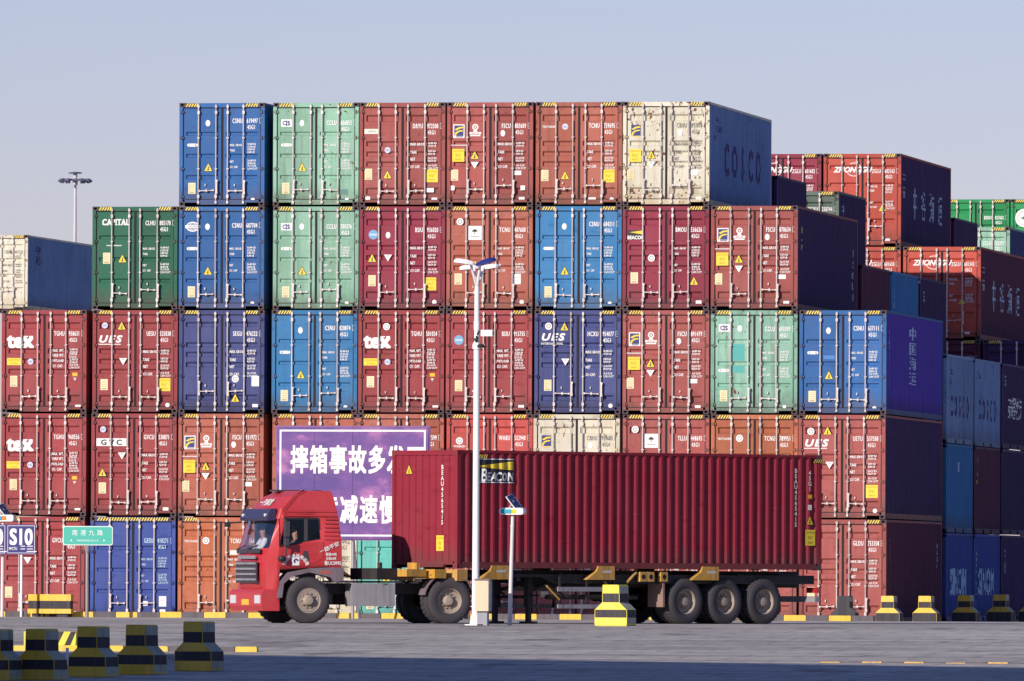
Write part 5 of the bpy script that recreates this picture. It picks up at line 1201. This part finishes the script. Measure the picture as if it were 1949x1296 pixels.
# grille, bumper, headlights, badges
b = MB(); b.box(4.615, 4.640, -0.78, 0.78, 0.98, 1.50); g = ct('grille', b, CABDK)
for z in (1.06, 1.19, 1.32, 1.45): b = MB(); b.box(4.640, 4.670, -0.76, 0.76, z-0.025, z+0.025); obj('grille_bar', b.mesh('grille_bar'), STEEL, g)
b = MB(); b.prism([(4.24, 0.30), (4.60, 0.30), (4.65, 0.42), (4.65, 0.74), (4.58, 0.82), (4.24, 0.82)], -1.23, 1.23); bmp = ct('bumper', b, CABRED)
for s in (-1, 1):
    b = MB(); b.box(4.65, 4.665, s*0.92-0.2, s*0.92+0.2, 0.48, 0.68); obj('headlight', b.mesh('headlight'), flat('headlight_glass', (0.6, 0.62, 0.66), 0.1), bmp)
b = MB(); b.box(4.65, 4.662, -0.26, 0.26, 0.44, 0.58); obj('number_plate', b.mesh('number_plate'), YELP, bmp)
b = MB(); b.box(4.630, 4.645, -0.62, 0.70, 1.56, 1.64); ct('trim_strip', b, STEEL)
# door panel, seams, handle, ribs
for s in (1, -1):
    yo = 1.2525
    def pl(poly, dy, name, mat, par=None):
        b = MB(); b.prism(poly, s*yo if s > 0 else -yo-dy, s*yo+dy if s > 0 else -yo); return ct(name, b, mat, par)
    D = pl([(4.22, 1.40), (3.42, 1.47), (3.24, 1.60), (3.24, 1.985), (3.64, 1.945), (4.26, 1.84)], 0.008, 'door', CABRED)
    pl([(3.74, 1.52), (3.56, 1.52), (3.60, 1.76), (3.70, 1.76)], 0.014, 'door_handle', CABDK, D)
    for k in range(6): pl([(3.22, 2.02+k*0.10), (2.88, 2.02+k*0.10), (2.88, 2.055+k*0.10), (3.22, 2.055+k*0.10)], 0.010, 'side_rib', CABRED)
    pl([(4.16, 2.60), (2.90, 2.60), (2.90, 2.625), (4.16, 2.625)], 0.004, 'roof_seam', CABRED)
    pl([(4.12, 2.72), (2.90, 2.72), (2.90, 2.735), (4.12, 2.735)], 0.004, 'roof_seam', CABRED)
    # mudguard and step
    b = MB(); y0, y1 = (0.85, 1.24) if s > 0 else (-1.24, -0.85)
    b.prism([(4.30, 0.62), (4.25, 1.0), (4.02, 1.24), (3.55, 1.34), (3.05, 1.36), (2.76, 1.36), (2.76, 1.05), (2.95, 1.0), (3.06, 1.12), (3.55, 1.24), (3.95, 1.14), (4.14, 0.96), (4.18, 0.62)], y0, y1); mg = ct('mudguard', b, CABGREY)
    b = MB(); b.box(3.05, 3.30, s*1.242-0.004, s*1.242+0.004, 1.20, 1.28); obj('side_marker', b.mesh('side_marker'), paint('marker_red', (0.4, 0.10, 0.08), 0.4, wear=0.05), mg)
    b = MB(); y0, y1 = (0.9, 1.22) if s > 0 else (-1.22, -0.9); b.box(4.22, 4.42, y0, y1, 0.40, 0.44); b.box(4.22, 4.42, y0, y1, 0.72, 0.76); ct('step', b, CHASS)
    # mirrors (the far one is the long front arm below)
    if s < 0: continue
    b = MB(); ym = s*1.40; b.box(4.10, 4.18, ym-0.09, ym+0.09, 2.10, 2.48); mr = ct('mirror', b, CABDK)
    b = MB(); b.box(4.092, 4.099, ym-0.075, ym+0.075, 2.12, 2.46); obj('mirror_glass', b.mesh('mirror_glass'), MIRR, mr)
    b = MB(); b.box(4.10, 4.18, ym-0.09, ym+0.09, 1.88, 2.06); b.cyl((4.14, ym, 1.88), (4.14, ym-s*0.04, 1.62), 0.02, n=6); b.cyl((4.14, ym, 2.48), (4.16, s*1.22, 2.56), 0.022, n=6); b.cyl((4.14, ym, 2.08), (4.14, s*1.24, 2.08), 0.018, n=6); o = obj('mirror_arm', b.mesh('mirror_arm'), CABDK, mr); o['kind'] = 'stuff'
    b = MB(); b.lathe([(0, 0.09), (0.08, 0.06), (0.10, 0), (0.07, -0.06), (0, -0.07)], 10, axis='z', c=(4.22, s*1.34, 1.56)); obj('kerb_mirror', b.mesh('kerb_mirror', smooth=40), INK, mr)
# far-side front mirror on its long arm
b = MB(); b.cyl((4.42, -1.12, 2.46), (4.60, -1.45, 2.44), 0.022, n=6); b.box(4.56, 4.64, -1.68, -1.46, 2.34, 2.46); ct('front_mirror', b, INK)
# roof bits
b = MB(); b.box(3.4, 3.95, -0.5, 0.0, 3.205, 3.25); ct('roof_hatch', b, CABDK); b = MB(); b.box(3.05, 3.2, 0.2, 0.5, 3.205, 3.24); ct('roof_aerial', b, CABDK)
# lettering on the cab
def ct_text(name, s_, x, z, size, mat=WHITE, rot=0.0, y=1.266, **k):
    b = MB(); add_text(b, s_, 0, 0, size, strike=0.02, **k); return obj(name, b.mesh('cab_lettering', 1, fix=False), mat, CT, (x, y, z), (0, rot, pi))
ct_text('lettering', '一路平安', 3.10, 1.84, 0.125, rot=radians(-24), gap=0.95)
ct_text('lettering', '限载49吨', 3.06, 1.675, 0.085, sx=0.75); ct_text('lettering', '自重8.8吨', 3.06, 1.575, 0.08, sx=0.7)
ct_text('lettering', '鲁UC0995', 3.02, 1.465, 0.115, sx=0.78)
b = MB()
for k, ch in enumerate('青岛港集装箱运输'):
    a = radians(160-k*20); i0 = len(b.v); add_text(b, ch, 0, 0, 0.095, strike=0.02); ca, sa = cos(a-pi/2), sin(a-pi/2)
    for q in range(i0, len(b.v)): vx, vy, vz = b.v[q]; vz += 0.28; b.v[q] = (vx*ca-vz*sa, vy, vx*sa+vz*ca)
obj('lettering', b.mesh('arched_lettering', 1, fix=False), WHITE, CT, (3.88, 1.266, 1.36), (0, 0, pi))
b = MB(); rect(b, 0, 0, 0.17, 0.19, 0, 0); ring(b, 0.01, 0.01, 0.02, 0.06, -0.002, 1, 12, 0, radians(250)); obj('emblem', b.mesh('cab_emblem', 2, fix=False), [WHITE, DKINK], CT, (3.88, 1.266, 1.50), (0, 0, pi))
b = MB(); add_text(b, '一汽解放', 0, 0, 0.24, strike=0.02)
sl = atan2(3.08-2.78, 4.30-4.02)
obj('lettering', b.mesh('roof_lettering', 1, fix=False), WHITE, CT, (4.16, 0.1, 2.93), (radians(0), 0, pi/2)).rotation_euler = Matrix.Rotation(pi/2, 3, 'Z').to_euler()
lo = [o for o in CT.children if o.data and o.data.name.startswith('roof_lettering')][0]
n_ = Vector((sin(sl), 0, cos(sl))); up = Vector((-cos(sl), 0, sin(sl))); rt = Vector((0, 1, 0))
lo.matrix_local = Matrix(((rt.x, -n_.x, up.x, 4.165+0.012*n_.x), (rt.y, -n_.y, up.y, 0.0), (rt.z, -n_.z, up.z, 2.93+0.012*n_.z), (0, 0, 0, 1)))
# chassis of the tractor
for s in (-1, 1):
    b = MB(); b.box(-1.2, 4.5, s*0.42-0.05, s*0.42+0.05, 0.72, 0.98); ct('chassis_rail', b, CHASS)
b = MB(); b.cyl((0, 0, 1.00), (0, 0, 1.10), 0.48, n=20); b.box(-0.6, 0.5, -0.42, 0.42, 0.96, 1.02); ct('fifth_wheel', b, CHASS)
b = MB(); b.box(1.4, 2.5, 0.62, 1.16, 0.42, 0.98); ct('fuel_tank', b, STEEL); b = MB(); b.box(1.5, 2.4, -1.14, -0.62, 0.45, 0.95); ct('battery_box', b, CHASS)
b = MB(); b.box(1.0, 2.7, -0.5, 0.5, 0.99, 1.04); ct('catwalk', b, STEEL)
rnd = random.Random(3)
for k in range(3):
    b = MB(); pts = [Vector((2.7, -0.2+0.2*k, 1.5))]
    for q in range(1, 10): a = q/9; pts.append(Vector((2.7-1.1*a, -0.2+0.2*k+0.1*sin(a*9), 1.5-0.25*sin(a*pi)-0.22*a)))
    for a_, c_ in zip(pts, pts[1:]): b.cyl(tuple(a_), tuple(c_), 0.02, n=6)
    ct('air_hose', b, [GASK, YELP, LEDO][k])
b = MB(); b.cyl((0, -0.9, 0.56), (0, 0.9, 0.56), 0.1, n=10); b.lathe([(0, -0.2), (0.22, -0.1), (0.22, 0.1), (0, 0.2)], 12); 
ct('drive_axle', MB().cyl((0, -0.9, 0.56), (0, 0.9, 0.56), 0.1, n=10), CHASS)
b = MB(); ct('front_axle', MB().cyl((3.64, -0.9, 0.56), (3.64, 0.9, 0.56), 0.07, n=10), CHASS)
for s in (-1, 1):
    wheel(CT, 0, s*1.2, 0.56, s, True); w_ = wheel(CT, 3.64, s*1.2, 0.56, s)
    b = MB(); r0 = 0.66
    y0, y1 = (0.78, 1.22) if s > 0 else (-1.22, -0.78)
    for k in range(10):
        a0, a1 = radians(20+k*5.5), radians(20+(k+1)*5.5)
    for k in range(14):
        a0, a1 = radians(12+k*11.1), radians(12+(k+1)*11.1)
        if 4 <= k <= 9: continue
        p = [(r0*cos(a0), r0*sin(a0)+0.56), (r0*cos(a1), r0*sin(a1)+0.56), ((r0+0.02)*cos(a1), (r0+0.02)*sin(a1)+0.56), ((r0+0.02)*cos(a0), (r0+0.02)*sin(a0)+0.56)]
        b.prism(p, y0, y1)
        if k in (3, 13): ct('rear_mudguard', b, CABGREY); b = MB()

for o in CT.children:
    nm = o.name.split('.')[0]
    if nm in ('cab_body','interior','windscreen','side_window','window_post','window_frame','sun_visor','wiper_cowl','wiper','grille','bumper','trim_strip','door','side_rib','roof_seam','mudguard','step','mirror','front_mirror','roof_hatch','roof_aerial','lettering','emblem','seat','steering_wheel'):
        o.location.x = 2.8+(o.location.x-2.8)*1.11
        if not (o.data and o.data.name.startswith('roof_lettering')) and nm != 'steering_wheel': o.scale.x *= 1.11
# ------------------------------------------------------------------ people in the cab
def skin_body(nodes, edges):
    me = bpy.data.meshes.new('body'); me.from_pydata([n[0] for n in nodes], edges, [])
    o = bpy.data.objects.new('tmp', me); COL.objects.link(o)
    sk = o.modifiers.new('skin', 'SKIN'); sk.use_smooth_shade = True
    for v, n in zip(me.skin_vertices[0].data, nodes): v.radius = (n[1], n[2] if len(n) > 2 else n[1])
    me.skin_vertices[0].data[0].use_root = True
    o.modifiers.new('sub', 'SUBSURF').levels = 2; o.modifiers['sub'].render_levels = 2
    dg = bpy.context.evaluated_depsgraph_get(); out = bpy.data.meshes.new_from_object(o.evaluated_get(dg)); bpy.data.objects.remove(o)
    out.polygons.foreach_set('use_smooth', [True]*len(out.polygons))
    return out
def person(label, x, y, z, shirt, reach):
    """seated, facing +x, both hands forward; (x,y,z) is the seat point under the hips"""
    t = obj('person', None if False else skin_body(
        [((0,0,0.10),0.15,0.13),((0,0,0.28),0.14,0.12),((0.02,0,0.46),0.17,0.11),((0.02,0,0.56),0.075),((0.03,0,0.61),0.060),((0.045,0,0.69),0.090,0.078),((0.04,0,0.80),0.090,0.082),
         ((0.02,0.18,0.52),0.06),((0.16,0.24,0.30),0.045),((reach,0.16,0.38),0.033),((reach+0.09,0.14,0.40),0.035,0.02),((0.02,-0.18,0.52),0.06),((0.16,-0.24,0.30),0.045),((reach,-0.16,0.38),0.033),((reach+0.09,-0.14,0.40),0.035,0.02),
         ((0.06,0.10,0.08),0.10),((0.46,0.13,0.10),0.075),((0.52,0.13,-0.28),0.05),((0.64,0.13,-0.32),0.04,0.03),((0.06,-0.10,0.08),0.10),((0.46,-0.13,0.10),0.075),((0.52,-0.13,-0.28),0.05),((0.64,-0.13,-0.32),0.04,0.03)],
        [(0,1),(1,2),(2,3),(3,4),(4,5),(5,6),(2,7),(7,8),(8,9),(9,10),(2,11),(11,12),(12,13),(13,14),(0,15),(15,16),(16,17),(17,18),(0,19),(19,20),(20,21),(21,22)]), SKIN)
    tag(t, label, 'person', 'people in the lorry cab')
    M_ = CT.matrix_basis @ Matrix.Translation((x, y, z)); t.matrix_basis = M_
    sh = skin_body([((0,0,0.08),0.165,0.15),((0,0,0.28),0.158,0.14),((0.02,0,0.46),0.19,0.13),((0.02,0,0.545),0.085),((0.02,0.18,0.52),0.075),((0.16,0.24,0.30),0.06),((0.16+(reach-0.16)*0.8,0.175,0.365),0.045),
                    ((0.02,-0.18,0.52),0.075),((0.16,-0.24,0.30),0.06),((0.16+(reach-0.16)*0.8,-0.175,0.365),0.045)], [(0,1),(1,2),(2,3),(2,4),(4,5),(5,6),(2,7),(7,8),(8,9)])
    obj('shirt', sh, shirt, t)
    trs = skin_body([((0.0,0,0.10),0.16,0.15),((0.08,0.10,0.08),0.12),((0.46,0.13,0.10),0.09),((0.52,0.13,-0.26),0.065),((0.08,-0.10,0.08),0.12),((0.46,-0.13,0.10),0.09),((0.52,-0.13,-0.26),0.065)], [(0,1),(1,2),(2,3),(0,4),(4,5),(5,6)])
    obj('trousers', trs, TROUS, t)
    b = MB(); b.lathe([(0.0,0.128),(0.05,0.12),(0.092,0.08),(0.102,0.02),(0.095,-0.04)],14,axis='z',c=(0.012,0,0.800)); obj('hair', b.mesh('hair', smooth=60), HAIR, t)
    for s in (-1, 1):
        b = MB(); b.lathe([(0,0.012),(0.011,0.006),(0.012,0),(0.011,-0.006),(0,-0.012)],8,axis='z',c=(0.130,s*0.034,0.755)); obj('eye', b.mesh('eye', smooth=60), INK, t)
        b = MB(); b.lathe([(0,0.035),(0.014,0.02),(0.016,0),(0.010,-0.03),(0,-0.035)],8,axis='z',c=(0.04,s*0.092,0.745)); obj('ear', b.mesh('ear', smooth=60), SKIN, t)
        for k in range(4):
            b = MB(); p0 = Vector((reach+0.11, s*(0.14+(k-1.5)*0.017), 0.405)); p1 = p0+Vector((0.04, 0, 0.005)); p2 = p1+Vector((0.02, 0, -0.03)); b.cyl(tuple(p0), tuple(p1), 0.009, n=6); b.cyl(tuple(p1), tuple(p2), 0.008, n=6); obj('finger', b.mesh('finger'), SKIN, t)
        b = MB(); b.cyl((reach+0.06, s*0.115, 0.41), (reach+0.11, s*0.095, 0.425), 0.010, n=6); obj('thumb', b.mesh('thumb'), SKIN, t)
    b = MB(); b.quad([(0.128,-0.012,0.721),(0.128,0.012,0.721),(0.126,0.004,0.756),(0.126,-0.004,0.756)]); b.quad([(0.128,-0.012,0.721),(0.150,0,0.724),(0.126,0,0.756)]); b.quad([(0.150,0,0.724),(0.128,0.012,0.721),(0.126,0,0.756)]); obj('nose', b.mesh('nose'), SKIN, t)
    b = MB(); b.box(0.124,0.132,-0.022,0.022,0.684,0.692); obj('mouth', b.mesh('mouth'), flat('lips',(0.3,0.09,0.08),0.5), t)
    return t
for y in (0.58, -0.62):
    b = MB(); b.box(2.98, 3.62, y-0.27, y+0.27, 1.40, 1.52); b.box(2.95, 3.08, y-0.26, y+0.26, 1.52, 2.15); ct('seat', b, CABDK)
b = MB(); ring(b, 0, 0, 0.20, 0.225, 0, 0, 20); o = ct('steering_wheel', b, INK, fix=False); o.location = (4.06, 0.58, 1.92); o.rotation_euler = (0, 0, pi/2); o.rotation_euler = Matrix.Rotation(radians(35), 3, 'Y').to_euler() if False else (radians(-30), 0, pi/2)
person('driver in dark clothing behind the open side window of the cab', 3.74, 0.58, 1.46, SHIRTD, 0.40)
person('passenger in a white shirt seen through the windscreen of the cab', 4.12, -0.72, 1.50, SHIRT, 0.26)

for o in bpy.data.objects:
    if o.parent and o.name.split('.')[0] in ('lettering', 'logo', 'emblem', 'small_print', 'warning_strip', 'seal', 'sticker', 'height_sticker', 'data_plate', 'round_badge', 'weight_triangle', 'strut', 'solar_cell', 'diagonal_stripe') and o.type == 'MESH':
        if o.name.split('.')[0] in ('lettering', 'small_print', 'solar_cell', 'strut'): o['kind'] = 'stuff'
